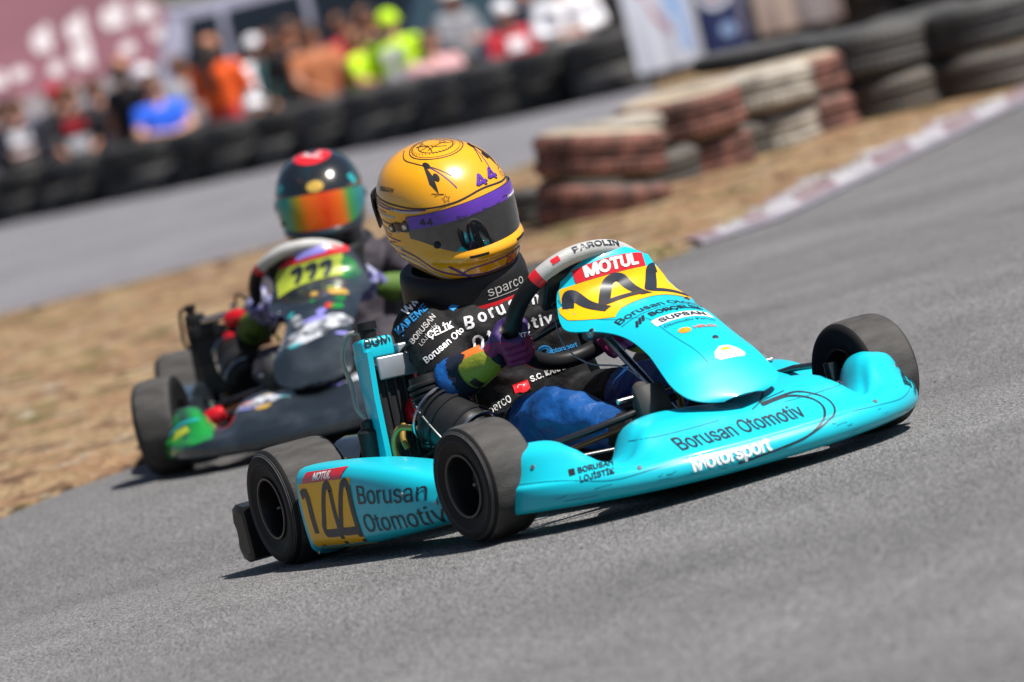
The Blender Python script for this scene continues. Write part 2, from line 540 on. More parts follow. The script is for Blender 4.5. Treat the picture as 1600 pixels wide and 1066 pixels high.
def dirt(name, stops, scales, bump=.6):
    mt = bpy.data.materials.new(name); mt.use_nodes = True
    nt = mt.node_tree; N = nt.nodes; L = nt.links; b = N['Principled BSDF']
    b.inputs['Roughness'].default_value = .95; b.inputs['Specular IOR Level'].default_value = .1
    tc = N.new('ShaderNodeTexCoord'); prev = None
    for i, (sc, p0, c0, p1, c1, fac, warp) in enumerate(stops):
        n = N.new('ShaderNodeTexNoise'); n.inputs['Scale'].default_value = sc; n.inputs['Detail'].default_value = 6; n.inputs['Roughness'].default_value = .65
        mp = N.new('ShaderNodeMapping'); mp.inputs['Scale'].default_value = warp; mp.inputs['Location'].default_value = (i*3.7, i*1.3, 0)
        L.new(tc.outputs['Object'], mp.inputs[0]); L.new(mp.outputs[0], n.inputs['Vector'])
        r = N.new('ShaderNodeValToRGB'); e = r.color_ramp.elements
        e[0].position, e[0].color = p0, (*c0, 1); e[1].position, e[1].color = p1, (*c1, 1)
        L.new(n.outputs[0], r.inputs[0])
        if prev is None: prev = r.outputs[0]
        else:
            n2 = N.new('ShaderNodeTexNoise'); n2.inputs['Scale'].default_value = scales[i]; n2.inputs['Detail'].default_value = 4
            L.new(mp.outputs[0], n2.inputs['Vector'])
            r2 = N.new('ShaderNodeMapRange'); r2.inputs[1].default_value = fac[0]; r2.inputs[2].default_value = fac[1]; L.new(n2.outputs[0], r2.inputs[0])
            x = N.new('ShaderNodeMix'); x.data_type = 'RGBA'
            L.new(r2.outputs[0], x.inputs[0]); L.new(prev, x.inputs[6]); L.new(r.outputs[0], x.inputs[7]); prev = x.outputs[2]
    L.new(prev, b.inputs['Base Color'])
    n = N.new('ShaderNodeTexNoise'); n.inputs['Scale'].default_value = 18; n.inputs['Detail'].default_value = 8
    L.new(tc.outputs['Object'], n.inputs['Vector'])
    bp = N.new('ShaderNodeBump'); bp.inputs['Strength'].default_value = bump; bp.inputs['Distance'].default_value = .08
    L.new(n.outputs[0], bp.inputs['Height']); L.new(bp.outputs[0], b.inputs['Normal'])
    M[name] = mt
dirt('dry_ground', [
    (7, .3, (.22, .132, .076), .7, (.34, .215, .125), None, (1, .8, 1)),
    (14, .3, (.27, .185, .105), .7, (.39, .285, .165), (.45, .58), (1, .8, 1)),
    (16, .3, (.10, .09, .035), .7, (.18, .15, .065), (.55, .66), (1, .7, 1)),
    (26, .3, (.11, .062, .04), .7, (.17, .10, .065), (.54, .64), (1, .8, 1)),
    (40, .3, (.30, .24, .17), .7, (.40, .34, .26), (.60, .68), (1, .8, 1))], [0, 2.6, 3.4, 6, 8], 1.0)
dirt('paddock_dirt', [
    (3, .3, (.30, .24, .18), .7, (.40, .33, .26), None, (1, 1, 1)),
    (5, .3, (.24, .20, .17), .7, (.34, .30, .27), (.45, .6), (1, 1, 1))], [0, 1.5])
mat('grass_straw', (.34, .235, .12), .8, var=.35, vscale=3)
mat('grass_green', (.14, .15, .035), .8, var=.3, vscale=3)

# ------------------------------------------------------------------ setting
GZ = [(-60, 0), (-1.6, 0), (-1.0, -.001), (.5, -.0525), (1.0, -.06), (1.7, -.04), (2.5, 0), (300, 0)]
def gz(Y):
    return sum(interp(GZ, Y + d) for d in (-.24, -.12, 0, .12, .24)) / 5
XR = [(-14, -6.3), (-1.5, -5.1), (1.5, -2.3), (2.95, -1.51), (3.39, -1.31), (3.74, -1.09), (4.7, -.62), (7.24, .66), (7.6, .88), (7.91, 1.15), (8.82, 1.47),
      (10.03, 1.85), (11.07, 2.22), (12.2, 2.6), (14.5, 3.5), (20, 6), (34, 14), (36, 16)]
WALL = [(-9.5, 47.5), (-5.2, 43.9), (-4.17, 42.7), (-2.9, 40.2), (-2.19, 39.1), (-1.3, 37.8), (-.41, 36.4), (.53, 34.4), (1.35, 33.3), (1.8, 33.2), (3.07, 33.3), (4.2, 32.4), (6, 31)]
def wall_y(X): return interp(WALL, X)
def frange(a, b, s):
    n = max(1, int(round((b-a)/s))); return [a + (b-a)*i/n for i in range(n+1)]

# base ground reaching the horizon (drops behind the tyre wall into the paddock)
b = MB()
ys = frange(-14, 28, 2.0) + frange(29, 52, .8) + [56, 62, 70, 85, 110, 150, 220, 320, 500, 800]
xs = [-400, -150, -60, -30, -18, -12] + frange(-10, 10, .8) + [12, 18, 30, 60, 150, 400]
b.grid([[(x, y, -.13 - .30 * sstep(.3, 1.6, y - wall_y(x)) + .02 * noise.noise(Vector((x, y, 0)) * .7)) for x in xs] for y in ys], 'paddock_dirt')
structure(b.build('ground'))
# racing surface under the karts
b = MB()
ys = frange(-14, -2, 1.5) + frange(-1.8, 3, .12) + frange(3.2, 13, .2) + frange(13.5, 34, 1)
rows = []
for y in ys:
    x0 = interps(XR, y) - .25; x1 = 20
    rows.append([(lerp(x0, x1, t), y, gz(y)) for t in (0, .02, .05, .1, .2, .3, .5, .75, 1)])
b.grid(rows, 'asphalt')
structure(b.build('asphalt_track'))
# second straight behind the island
X2 = [(16.6, -30), (16.8, -9), (16.95, -1.7), (17.5, -.95), (18.43, -.54), (20.64, .32), (24.79, 1.23), (31.6, 1.72), (34, 1.9)]
b = MB()
rows = []
for t in frange(0, 1, .04):
    row = []
    for x in [-30, -20, -14, -10] + frange(-8, 1.8, .35):
        lo = min((y for y in frange(16.4, 34, .1) if interp(X2, y) >= x), default=33.5) - .35
        row.append((x, lerp(lo, wall_y(x) + .1, t), -.004))
    rows.append(row)
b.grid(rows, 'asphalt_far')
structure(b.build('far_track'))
# dry island between the two stretches, edge ragged over the asphalt
b = MB()
ys = frange(-14, 2, .6) + frange(2.1, 20, .085) + frange(20.2, 34.5, .3)
rows = []
for y in ys:
    x0 = interp(X2, y) if y > 16.6 else -30
    x1 = interps(XR, y) + .055 * noise.noise(Vector((0, y * 2.3, 4))) + .03 * noise.noise(Vector((0, y * 9, 9)))
    if y > 7.5: x1 -= .12
    row = []
    for i in range(56):
        t = 1 - (1 - i/55) ** (2.6 if y < 16.6 else 1.2)
        x = lerp(x0, x1, t)
        e = min(1, abs(x1 - x) / .35)
        if y > 16.6: e = min(e, abs(x - x0) / .35)
        h = .010 + e * (.035 + .03 * noise.noise(Vector((x, y, 0)) * 1.7) + .016 * noise.noise(Vector((x, y, 3)) * 6))
        if i == 55 or (y > 16.6 and i == 0): h = -.012
        row.append((x, y, gz(y) + h))
    rows.append(row)
b.grid(rows, 'dry_ground')
structure(b.build('dry_island'))
# dirt run-off to the right of the far track, in front of the wall
b = MB()
b.grid([[(lerp(1.55, 1.9, 1 - t) if u == 0 else lerp(1.7, 22, u), lerp(lerp(14.6, 30, min(1, u*1.6)) if u > .1 else lerp(24, 16, u/.1), wall_y(lerp(1.7, 12, u)) + .3, t), -.02 + .03 * noise.noise(Vector((u*20, t*15, 2)))) for u in [0, .03, .06, .1, .15, .2, .3, .4, .6, .8, 1]] for t in frange(0, 1, .05)], 'dry_ground')
structure(b.build('runoff_dirt'))
# low earth ridge on the island
b = MB(); rnd = random.Random(4)
rows = []
for i in range(41):
    t = i/40; x = lerp(-1.95, -.9, t); y = lerp(15.4, 14.5, t)
    h = .055 * min(1, 6*t, 6*(1-t)) * (1 + .35*noise.noise(Vector((t*12, 0, 0))))
    rows.append([(x, y + (j-4)*.09, .0 + h*math.cos((j-4)/4*PI/2) + (.0 if abs(j-4) < 4 else -.02)) for j in range(9)])
mat('ridge_earth', (.16, .085, .05), .95, var=.35, vscale=8, bump=.5, bscale=30)
b.grid(rows, 'ridge_earth')
structure(b.build('earth_ridge'))
# faded kerb
KI = [(.74, 8.1), (.97, 8.95), (1.19, 9.75), (1.58, 11.1), (2.02, 12.5), (2.42, 13.7), (2.92, 15.1), (3.7, 16.6), (5.2, 20)]
KO = [(.84, 7.56), (1.02, 7.75), (1.20, 8.0), (1.52, 8.95), (1.90, 10.05), (2.27, 11.15), (2.66, 12.3), (3.56, 14.6), (5.0, 18)]
mat('kerb_white', (.40, .385, .41), .7, var=.25, vscale=5, col2=(.22, .21, .235), ramp=(.42, .7), bump=.2)
mat('kerb_red', (.20, .135, .15), .7, var=.25, vscale=5, col2=(.27, .235, .255), ramp=(.45, .7), bump=.2)
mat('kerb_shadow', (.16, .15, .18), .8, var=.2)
b = MB(); ci = smooth_path([(x, y, 0) for x, y in KI], 12); co = smooth_path([(x, y, 0) for x, y in KO], 12)
rows = []
for p, q in zip(ci, co):
    rows.append([(lerp(p.x, q.x, t), lerp(p.y, q.y, t), gz(p.y) + .006 + .026*math.sin(PI*min(1, t*.6+.2))*(1 if 0 < t < 1 else .1)) for t in (0, .06, .3, .55, .8, .95, 1)])
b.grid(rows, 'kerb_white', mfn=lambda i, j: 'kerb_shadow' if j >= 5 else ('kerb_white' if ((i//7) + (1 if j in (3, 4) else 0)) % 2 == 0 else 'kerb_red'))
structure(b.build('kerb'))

# dry tufts on the island: nobody could count them
b = MB(); rnd = random.Random(11)
for k in range(4200):
    y = rnd.uniform(2.4, 13.5) if rnd.random() < .8 else rnd.uniform(13.5, 17)
    xm = interps(XR, y)
    x = xm - .04 - abs(rnd.gauss(0, 1.4))
    if y > 7.5: x -= .12
    if noise.noise(Vector((x, y, 7)) * 1.3) < -.12: continue
    g = noise.noise(Vector((x, y, 1)) * .9) > (.22 if y < 8 else .0)
    z = gz(y) + .01
    for q in range(rnd.randint(2, 4)):
        a = rnd.uniform(0, 2*PI); h = rnd.uniform(.012, .05); w = rnd.uniform(.003, .008); ln = rnd.uniform(.01, .05)
        px, py = x + rnd.uniform(-.03, .03), y + rnd.uniform(-.03, .03)
        dx, dy = math.cos(a), math.sin(a)
        b.add([(px-dy*w, py+dx*w, z), (px+dy*w, py-dx*w, z), (px+dx*ln, py+dy*ln, z+h)], [(0, 1, 2)], 'grass_green' if g else 'grass_straw')
o = b.build('dry_grass', recalc=False); o['kind'] = 'stuff'

# rubber crumbs and grit on the racing surface
mat('crumb_dark', (.02, .02, .02), .8); mat('grit_pale', (.34, .32, .30), .8)
b = MB(); rnd = random.Random(23)
for k in range(2600):
    y = rnd.uniform(-5.5, 5); x = rnd.uniform(-2.2, 3.2)
    if x < interps(XR, y) + .05: continue
    r_ = rnd.choice((.0012, .0018, .0025, .0035)) * (1.3 if rnd.random() < .1 else 1)
    z = gz(y); q = [Vector((rnd.gauss(0, 1), rnd.gauss(0, 1), abs(rnd.gauss(0, .6)))).normalized()*r_*rnd.uniform(.6, 1.3) for _ in range(4)]
    c = Vector((x, y, z + r_*.2))
    b.add([c + v for v in q], [(0, 1, 2), (0, 2, 3), (0, 3, 1), (1, 3, 2)], 'crumb_dark' if rnd.random() < .7 else 'grit_pale')
o = b.build('track_grit', smooth=0); o['kind'] = 'stuff'

# ------------------------------------------------------------------ tyres of the barriers
mat('tyre_black', (.022, .022, .024), .7, var=.4, vscale=6, col2=(.05, .048, .045), ramp=(.4, .75))
mat('tyre_dust_gap_shade', (.060, .055, .050), .8, col2=(.115, .10, .085), vscale=5, ramp=(.35, .7))  # dusty rubber; as sidewall of painted tyres it paints shade between layers
mat('tyre_grey', (.045, .045, .046), .8, col2=(.085, .082, .080), vscale=4, ramp=(.35, .7))
mat('tyre_red', (.070, .034, .029), .8, col2=(.27, .115, .088), vscale=11, ramp=(.38, .70))
mat('tyre_white', (.13, .115, .098), .75, col2=(.40, .365, .315), vscale=7, ramp=(.3, .6))
mat('tyre_dust_top', (.36, .30, .225), .9, var=.2, vscale=6)
mat('tyre_hole', (.01, .01, .01), .9)
def tyre_mb(tread, side, Rr=.3, w=.21, lugs=True, n=48):
    b = MB()
    h = w/2
    prof = [(-h*.55, Rr*.60), (-h*.9, Rr*.66), (-h, Rr*.78), (-h*.86, Rr*.93), (-h*.66, Rr*.985), (-h*.30, Rr), (-h*.25, Rr*.965), (-h*.05, Rr*.965), (0, Rr), (h*.05, Rr*.965),
            (h*.25, Rr*.965), (h*.30, Rr), (h*.66, Rr*.985), (h*.86, Rr*.93), (h, Rr*.78), (h*.9, Rr*.66), (h*.55, Rr*.60), (0, Rr*.57), (-h*.55, Rr*.60)]
    b.lathe([(a, r) for a, r in prof], (0, 0, h), (0, 0, 1), tread, n,
            mfn=lambda i, j: side if (i < 3 or i > 12) else tread)
    if lugs:
        for k in range(n):
            a = 2*PI*k/n
            for zz in (-.48, .48):
                b.box((math.cos(a)*Rr*.99, math.sin(a)*Rr*.99, h + zz*h), (.012, Rr*.075, h*.34), tread, 0, Matrix.Rotation(a, 3, 'Z'))
    return b
def place(o, x, y, z, tilt=(0, 0), rz=0):
    o.matrix_world = Matrix.Translation((x, y, z)) @ Matrix.Rotation(R(tilt[0]), 4, 'X') @ Matrix.Rotation(R(tilt[1]), 4, 'Y') @ Matrix.Rotation(rz, 4, 'Z')
for nm_ in ('tyre_black',):
    nt = M[nm_].node_tree; bs = nt.nodes['Principled BSDF']; oi = nt.nodes.new('ShaderNodeObjectInfo')
    mr = nt.nodes.new('ShaderNodeMapRange'); mr.inputs[3].default_value = .45; mr.inputs[4].default_value = 2.0
    mx = nt.nodes.new('ShaderNodeMix'); mx.data_type = 'RGBA'; mx.blend_type = 'MULTIPLY'; mx.inputs[0].default_value = 1
    src_ = bs.inputs['Base Color'].links[0].from_socket
    nt.links.new(oi.outputs['Random'], mr.inputs[0]); nt.links.new(src_, mx.inputs[6]); nt.links.new(mr.outputs[0], mx.inputs[7]); nt.links.new(mx.outputs[2], bs.inputs['Base Color'])
far_src = tyre_mb('tyre_black', 'tyre_black', .36, .29, True, 32).build('barrier_tyre')
cnt = 0; rnd = random.Random(5)
# walk along the wall line
pts = []
wl = [Vector((x, y, 0)) for x, y in WALL]; step = .83; acc = 0
for a, c in zip(wl, wl[1:]):
    L_ = (c - a).length; d = (step - acc) if pts else 0
    while d <= L_:
        pts.append(a.lerp(c, d / L_)); d += step
    acc = (L_ - (d - step))
pts = [p for p in pts if -6.4 < p.x < 5.6]
first = True
for lay, nm in ((0, 'lower'), (1, 'upper')):
    for p in pts:
        if first: o = far_src; first = False
        else: o = far_src.copy(); scene.collection.objects.link(o)
        place(o, p.x + rnd.uniform(-.04, .04), p.y + rnd.uniform(-.16, .10), -.03 + lay*.285, (rnd.uniform(-2, 2), rnd.uniform(-2, 2)), rnd.uniform(0, 6))
        tag(o, f'black tyre in the {nm} layer of the long tyre wall before the crowd', 'tyre', f'tyres of the {nm} layer of the long wall')

near = [  # x, y, z, tread, side, R, w, tilt, label
    (.575, 11.15, -.03, 'tyre_red', 'tyre_dust_gap_shade', .30, .21, (0, 13), 'dark red tyre at the bottom of the nearest, leftmost stack of the painted barrier'),
    (.615, 11.17, .18, 'tyre_red', 'tyre_dust_top', .30, .22, (0, 13), 'red painted tyre on top of the nearest, leftmost stack of the painted barrier'),
    (.80, 12.35, .0, 'tyre_dust_gap_shade', 'tyre_dust_gap_shade', .30, .20, (0, 2), 'dusty grey tyre low behind the right edge of the nearest red stack'),
    (.70, 12.2, .215, 'tyre_white', 'tyre_white', .31, .20, (0, 3), 'white painted tyre just behind the topmost tyre of the nearest red stack'),
    (1.10, 12.75, .0, 'tyre_red', 'tyre_dust_gap_shade', .30, .20, (0, 0), 'reddish brown bottom tyre of the second red stack of the painted barrier'),
    (1.10, 12.70, .20, 'tyre_red', 'tyre_dust_top', .31, .22, (0, 2), 'red painted top tyre of the second red stack, between two white ones'),
    (1.30, 13.25, .0, 'tyre_dust_gap_shade', 'tyre_dust_gap_shade', .30, .20, (0, 0), 'pale grey bottom tyre under the left part of the big white one'),
    (1.20, 13.75, .215, 'tyre_white', 'tyre_white', .31, .20, (0, 0), 'white painted tyre behind the second red stack of the barrier'),
    (1.50, 13.35, .0, 'tyre_white', 'tyre_dust_gap_shade', .30, .20, (0, 0), 'dirty white bottom tyre right of the second red stack'),
    (1.48, 13.30, .205, 'tyre_white', 'tyre_white', .31, .21, (0, 1), 'big white painted tyre on top, midway along the painted barrier'),
    (1.68, 13.55, .0, 'tyre_red', 'tyre_dust_gap_shade', .30, .20, (0, 0), 'brown bottom tyre of the last red stack before the black stacks'),
    (1.68, 13.60, .205, 'tyre_red', 'tyre_dust_top', .31, .22, (0, 0), 'red painted top tyre of the last red stack before the black stacks'),
    (1.88, 14.15, .0, 'tyre_dust_gap_shade', 'tyre_dust_gap_shade', .30, .21, (0, 0), 'dusty bottom tyre of the first black stack next to the red tyres'),
    (1.72, 14.25, .21, 'tyre_dust_gap_shade', 'tyre_grey', .31, .21, (0, 0), 'dusty second tyre of the first black stack next to the red tyres'),
    (1.62, 14.35, .42, 'tyre_black', 'tyre_grey', .34, .10, (0, 4), 'flat black tyre lying topmost at the left end of the black stacks'),
    (2.18, 14.05, .0, 'tyre_dust_gap_shade', 'tyre_dust_gap_shade', .31, .23, (0, 0), 'dusty brown bottom tyre of the second black stack along the kerb'),
    (2.14, 14.05, .23, 'tyre_grey', 'tyre_grey', .33, .26, (0, 2), 'dark grey top tyre of the second black stack along the kerb'),
    (2.45, 14.15, .0, 'tyre_dust_gap_shade', 'tyre_dust_gap_shade', .30, .23, (0, 0), 'dusty bottom tyre of the third black stack along the kerb'),
    (2.42, 14.2, .23, 'tyre_grey', 'tyre_grey', .31, .26, (0, 0), 'dark grey top tyre of the third black stack along the kerb'),
    (2.74, 13.95, .0, 'tyre_dust_gap_shade', 'tyre_dust_gap_shade', .30, .23, (0, 0), 'dusty bottom tyre of the last black stack at the right edge of the photo'),
    (2.74, 14.0, .23, 'tyre_black', 'tyre_grey', .31, .26, (0, 0), 'black top tyre of the last black stack at the right edge of the photo'),
    (2.55, 15.6, .20, 'tyre_white', 'tyre_white', .31, .22, (0, 0), 'pale upper tyre behind the third black stack at upper right'),
    (2.55, 15.6, -.02, 'tyre_dust_gap_shade', 'tyre_dust_gap_shade', .31, .22, (0, 0), 'dusty lower tyre behind the third black stack at upper right'),
    (.30, 11.75, .09, 'tyre_black', 'tyre_black', .13, .10, (0, 9), 'small black tyre at the left side of the nearest red stack'),
    (.30, 11.75, -.01, 'tyre_dust_gap_shade', 'tyre_dust_gap_shade', .13, .10, (0, 9), 'small dusty tyre under the small black one left of the red stack'),
]
for x, y, z, tr, sd_, rr, w, tl, lab in near:
    o = tyre_mb(tr, sd_, rr, w).build('barrier_tyre')
    place(o, x + rnd.uniform(-.02, .02), y, z + .02, (tl[0] + rnd.uniform(-2.5, 2.5), tl[1] + rnd.uniform(-2, 2)), rnd.uniform(0, 6))
    o.scale = (1, 1, rnd.uniform(.93, 1.03))
    tag(o, lab, 'tyre', 'tyres of the painted barrier')

# ------------------------------------------------------------------ paddock behind the wall
def solid(name, r, g, b_, rough=.7, **k): return mat(name, srgb(r, g, b_), rough, **k)
solid('canopy_burgundy', 112, 70, 82, .8, var=.12, vscale=1.5)
solid('canopy_white', 186, 178, 182, .8)
solid('canopy_beige', 190, 160, 145, .8, var=.1, vscale=1.5)
solid('canopy_grey', 120, 118, 138, .8, var=.1, vscale=1.5)
solid('pole_grey', 140, 140, 145, .5)
solid('car_lavender', 150, 148, 176, .35, coat=.6)
solid('car_dark', 40, 55, 78, .3, coat=.8)
solid('car_silver', 185, 184, 208, .35, coat=.6)
solid('glass_teal', 62, 82, 92, .1, coat=.5)
solid('glass_dark', 28, 32, 38, .1, coat=.5)
solid('lamp_glass', 205, 208, 205, .25)
solid('tail_red', 120, 20, 30, .3)
solid('cloth_navy', 28, 30, 48, .85)
solid('cloth_black', 22, 21, 26, .85)
solid('cloth_orange', 245, 95, 30, .8)
solid('cloth_hivis', 190, 235, 20, .8)
solid('cloth_blue', 30, 95, 225, .8)
solid('cloth_lightblue', 150, 180, 225, .8)
solid('cloth_red', 170, 25, 45, .8)
solid('cloth_white', 225, 225, 232, .8)
solid('cloth_grey', 130, 132, 140, .85)
solid('cloth_teal', 30, 70, 75, .85)
solid('cloth_tan', 165, 100, 65, .85)
solid('cloth_pink', 220, 170, 175, .85)
solid('hair_dark', 38, 26, 22, .7, bump=.3, bscale=60)
solid('hair_brown', 90, 60, 40, .7, bump=.3, bscale=60)
solid('skin_tan', 178, 120, 92, .55)
solid('skin_light', 205, 155, 130, .55)
solid('banner_white', 205, 210, 225, .6)
solid('banner_navy', 20, 35, 85, .6)
solid('banner_beige', 215, 195, 185, .6)
solid('banner_stripe', 180, 120, 130, .6)

def spectator(x, y, gzv, face, top, pants, skin, hair, label, h=1.68, pose='stand', sleeve=True, prints=(), hairlong=False, cap=None, group='spectators behind the tyre wall'):
    """one continuous body; hair, cap or helmet are its children"""
    s = h / 1.75
    A = []
    def c(p0, r0, p1, r1, mm): A.append((Vector(p0)*s, r0*s, Vector(p1)*s, r1*s, mm))
    hz = .93
    for q in (-1, 1):
        c((0, q*.09, .06), .045, (.0, q*.10, .50), .06, pants); c((0, q*.10, .50), .062, (0, q*.085, .92), .088, pants)
        c((-.03, q*.09, .045), .042, (.15, q*.10, .035), .036, 'shoe_black')
    c((0, -.07, .95), .10, (0, .07, .95), .10, pants)
    c((0, -.06, 1.05), .105, (0, -.08, 1.34), .115, top); c((0, .06, 1.05), .105, (0, .08, 1.34), .115, top)
    c((0, -.15, 1.41), .06, (0, .15, 1.41), .06, top)
    c((0, 0, 1.42), .06, (.01, 0, 1.54), .052, skin)
    c((.015, 0, 1.60), .075, (.0, 0, 1.67), .092, skin); c((.05, 0, 1.585), .05, (.06, 0, 1.60), .05, skin)
    c((.10, 0, 1.615), .014, (.085, 0, 1.645), .010, skin)                       # nose
    for q in (-1, 1): c((.005, q*.085, 1.61), .016, (.0, q*.088, 1.64), .016, skin)   # ears
    sl = top if sleeve else skin
    arms = {'stand': ((.0, .26, 1.16), (.06, .25, .92)), 'fold': ((.06, .27, 1.17), (.24, .06, 1.14)),
            'rail': ((.10, .26, 1.18), (.32, .16, 1.05)), 'up': ((.14, .25, 1.22), (.22, .07, 1.50))}[pose]
    for q in (-1, 1):
        e, w = arms
        e = Vector((e[0], e[1]*q, e[2])); w = Vector((w[0], w[1]*q, w[2]))
        c((0, q*.20, 1.41), .058, tuple(e), .043, lambda t, p, sl=sl: top if t < .6 else sl)
        c(tuple(e), .041, tuple(w), .031, skin if not sleeve else (lambda t, p: top if t < .8 else skin))
        dd = (w - e).normalized()
        c(tuple(w), .034, tuple(w + dd*.09), .028, skin)
        for k in (-1, 0, 1): c(tuple(w + dd*.08 + Vector((0, 0, k*.02))), .011, tuple(w + dd*.17 + Vector((0, 0, k*.024))), .010, skin)
    rb = remeshed(A, .022, 3)
    if prints:
        bv = rb.bvh()
        for (z, h_), mm in zip(((1.30, .13), (1.10, .14)), prints):
            for q in (1, -1): conform(rb, bv, rect2d(-.10*s, -h_/2*s, .10*s, h_/2*s, .03), planar((.6*q, 0, z*s), (0, q, 0), (0, 0, 1)), mm, .006)
    body = rb.build('person', None, (x, y, gzv - .06), smooth=0)
    body.rotation_euler = (0, 0, face); body.scale = (1.22, 1.22, 1.07)
    b = MB()
    def dome(rx, up_, low, m_, k=1.0):
        rows = []
        for i in range(9):
            a = PI/2 * i/8
            rows.append([Vector((-.008 + (rx*math.cos(a)+.0)*math.cos(t)*1.08, rx*math.cos(a)*.93*math.sin(t), 1.645 + (up_*math.sin(a)) - (low*(1-math.sin(a)) if math.cos(t) < .35 else 0))) * s for t in [2*PI*j/24 for j in range(24)]])
        b.grid(rows, m_, cv=True); b.cap(rows[-1], m_)
    if cap:
        dome(.108, .12, .01, cap)
        b.box(Vector((.135, 0, 1.655))*s, Vector((.10, .15, .012))*s, cap, .004)
        b.build('cap', body, smooth=60)
    if hair:
        b = MB(); dome(.104, .115, .10 if not hairlong else .14, hair)
        if hairlong: b.capsule(Vector((-.085, .01, 1.62))*s, .05*s, Vector((-.13, .03, 1.20))*s, .028*s, hair)
        b.build('hair', body, smooth=60)
    return tag(body, label, 'person', group)

GP = -.43
W_ = 'cloth_white'
F0 = -PI/2      # facing the track (towards -Y)
spectator(-4.58, 44.3, GP, F0, 'cloth_navy', 'cloth_black', 'skin_tan', 'hair_dark', 'person in navy top with white chest print at the left end of the tyre wall', prints=(W_, W_), pose='fold')
spectator(-4.25, 43.5, GP-.45, F0, 'cloth_pink', 'cloth_navy', 'skin_tan', 'hair_dark', 'short person in pale pink top low behind the left tyres', h=1.45, pose='rail', prints=('cloth_red', W_))
spectator(-3.9, 43.3, GP, F0, 'cloth_black', 'cloth_black', 'skin_tan', 'hair_brown', 'person in black top with red and white chest print leaning on the left tyres', pose='rail', sleeve=True, prints=('cloth_red', W_))
spectator(-4.2, 45.4, GP+.02, F0, 'cloth_grey', 'cloth_grey', 'skin_tan', None, 'person in grey behind the left spectators wearing a red cap', cap='cloth_red')
spectator(-3.27, 42.9, GP+.03, F0+2.4, 'cloth_black', 'cloth_black', 'skin_tan', 'hair_dark', 'tall person in black seen from behind, left of the blue shirt', h=1.76, pose='stand', sleeve=False)
spectator(-2.95, 42.4, GP-.12, F0+.4, 'cloth_blue', 'cloth_lightblue', 'skin_light', 'hair_brown', 'person in bright blue shirt and pale trousers beside the person in black', h=1.64, pose='fold', sleeve=False)
spectator(-2.22, 41.0, GP+.08, F0+2.7, 'cloth_orange', 'cloth_red', 'skin_tan', 'hair_dark', 'broad person in orange shirt with long dark hair behind the wall', h=1.70, pose='fold', hairlong=True)
spectator(-1.9, 40.4, GP-.42, F0, 'cloth_white', 'cloth_white', 'skin_light', None, 'crouched person in white right of the orange shirt, white cap', h=1.5, pose='fold', cap='cloth_white')
spectator(-1.17, 39.6, GP, F0+.5, 'cloth_tan', 'cloth_black', 'skin_tan', 'hair_dark', 'person in tan shirt and black shorts between orange and yellow-green', h=1.66, pose='rail', sleeve=False)
spectator(-1.45, 42.5, GP+.05, F0, 'cloth_black', 'cloth_black', 'skin_tan', 'hair_dark', 'dark clothed person standing behind the tan shirt', h=1.7, pose='stand')
spectator(-.72, 38.8, GP-.02, F0+1.2, 'cloth_hivis', 'cloth_teal', 'skin_tan', 'hair_brown', 'marshal in yellow-green vest turned sideways, left of the capped marshal', h=1.52, pose='fold', sleeve=False)
spectator(-.36, 38.6, GP-.0, F0+2.9, 'cloth_hivis', 'cloth_hivis', 'skin_light', None, 'marshal in yellow-green vest and pale yellow cap by the wall', h=1.58, pose='fold', cap='cloth_hivis', prints=(W_, W_))
spectator(-.02, 37.4, GP-.2, F0, 'cloth_pink', 'cloth_grey', 'skin_light', 'hair_brown', 'person in pink top low behind the wall by the dark van', h=1.5, pose='fold')
spectator(.72, 36.6, GP-.1, F0+.6, 'cloth_red', 'cloth_grey', 'skin_light', None, 'person in red top and white cap right of the dark van', h=1.5, pose='fold', cap='cloth_white', prints=(W_, W_))
spectator(1.27, 35.6, GP-.1, F0, 'cloth_white', 'cloth_white', 'skin_tan', 'hair_dark', 'person in plain white shirt with folded arms above the wall', h=1.70, pose='fold', sleeve=True)
spectator(1.72, 36.0, GP, F0+.3, 'cloth_black', 'cloth_black', 'skin_tan', 'hair_dark', 'person in black between the white shirt and the white banner', h=1.72, pose='stand')
spectator(2.35, 36.4, GP, F0+.2, 'cloth_navy', 'cloth_black', 'skin_tan', 'hair_dark', 'person in navy behind the round-emblem banner', h=1.72, pose='stand')
spectator(3.75, 35.2, GP, F0, 'cloth_black', 'cloth_black', 'skin_tan', 'hair_dark', 'person in black at the right end behind the tyre wall', h=1.72, pose='fold', sleeve=False)
spectator(4.35, 34.9, GP, F0-.4, 'cloth_grey', 'cloth_black', 'skin_tan', 'hair_brown', 'person in grey shirt, rightmost behind the tyre wall', h=1.72, pose='stand')
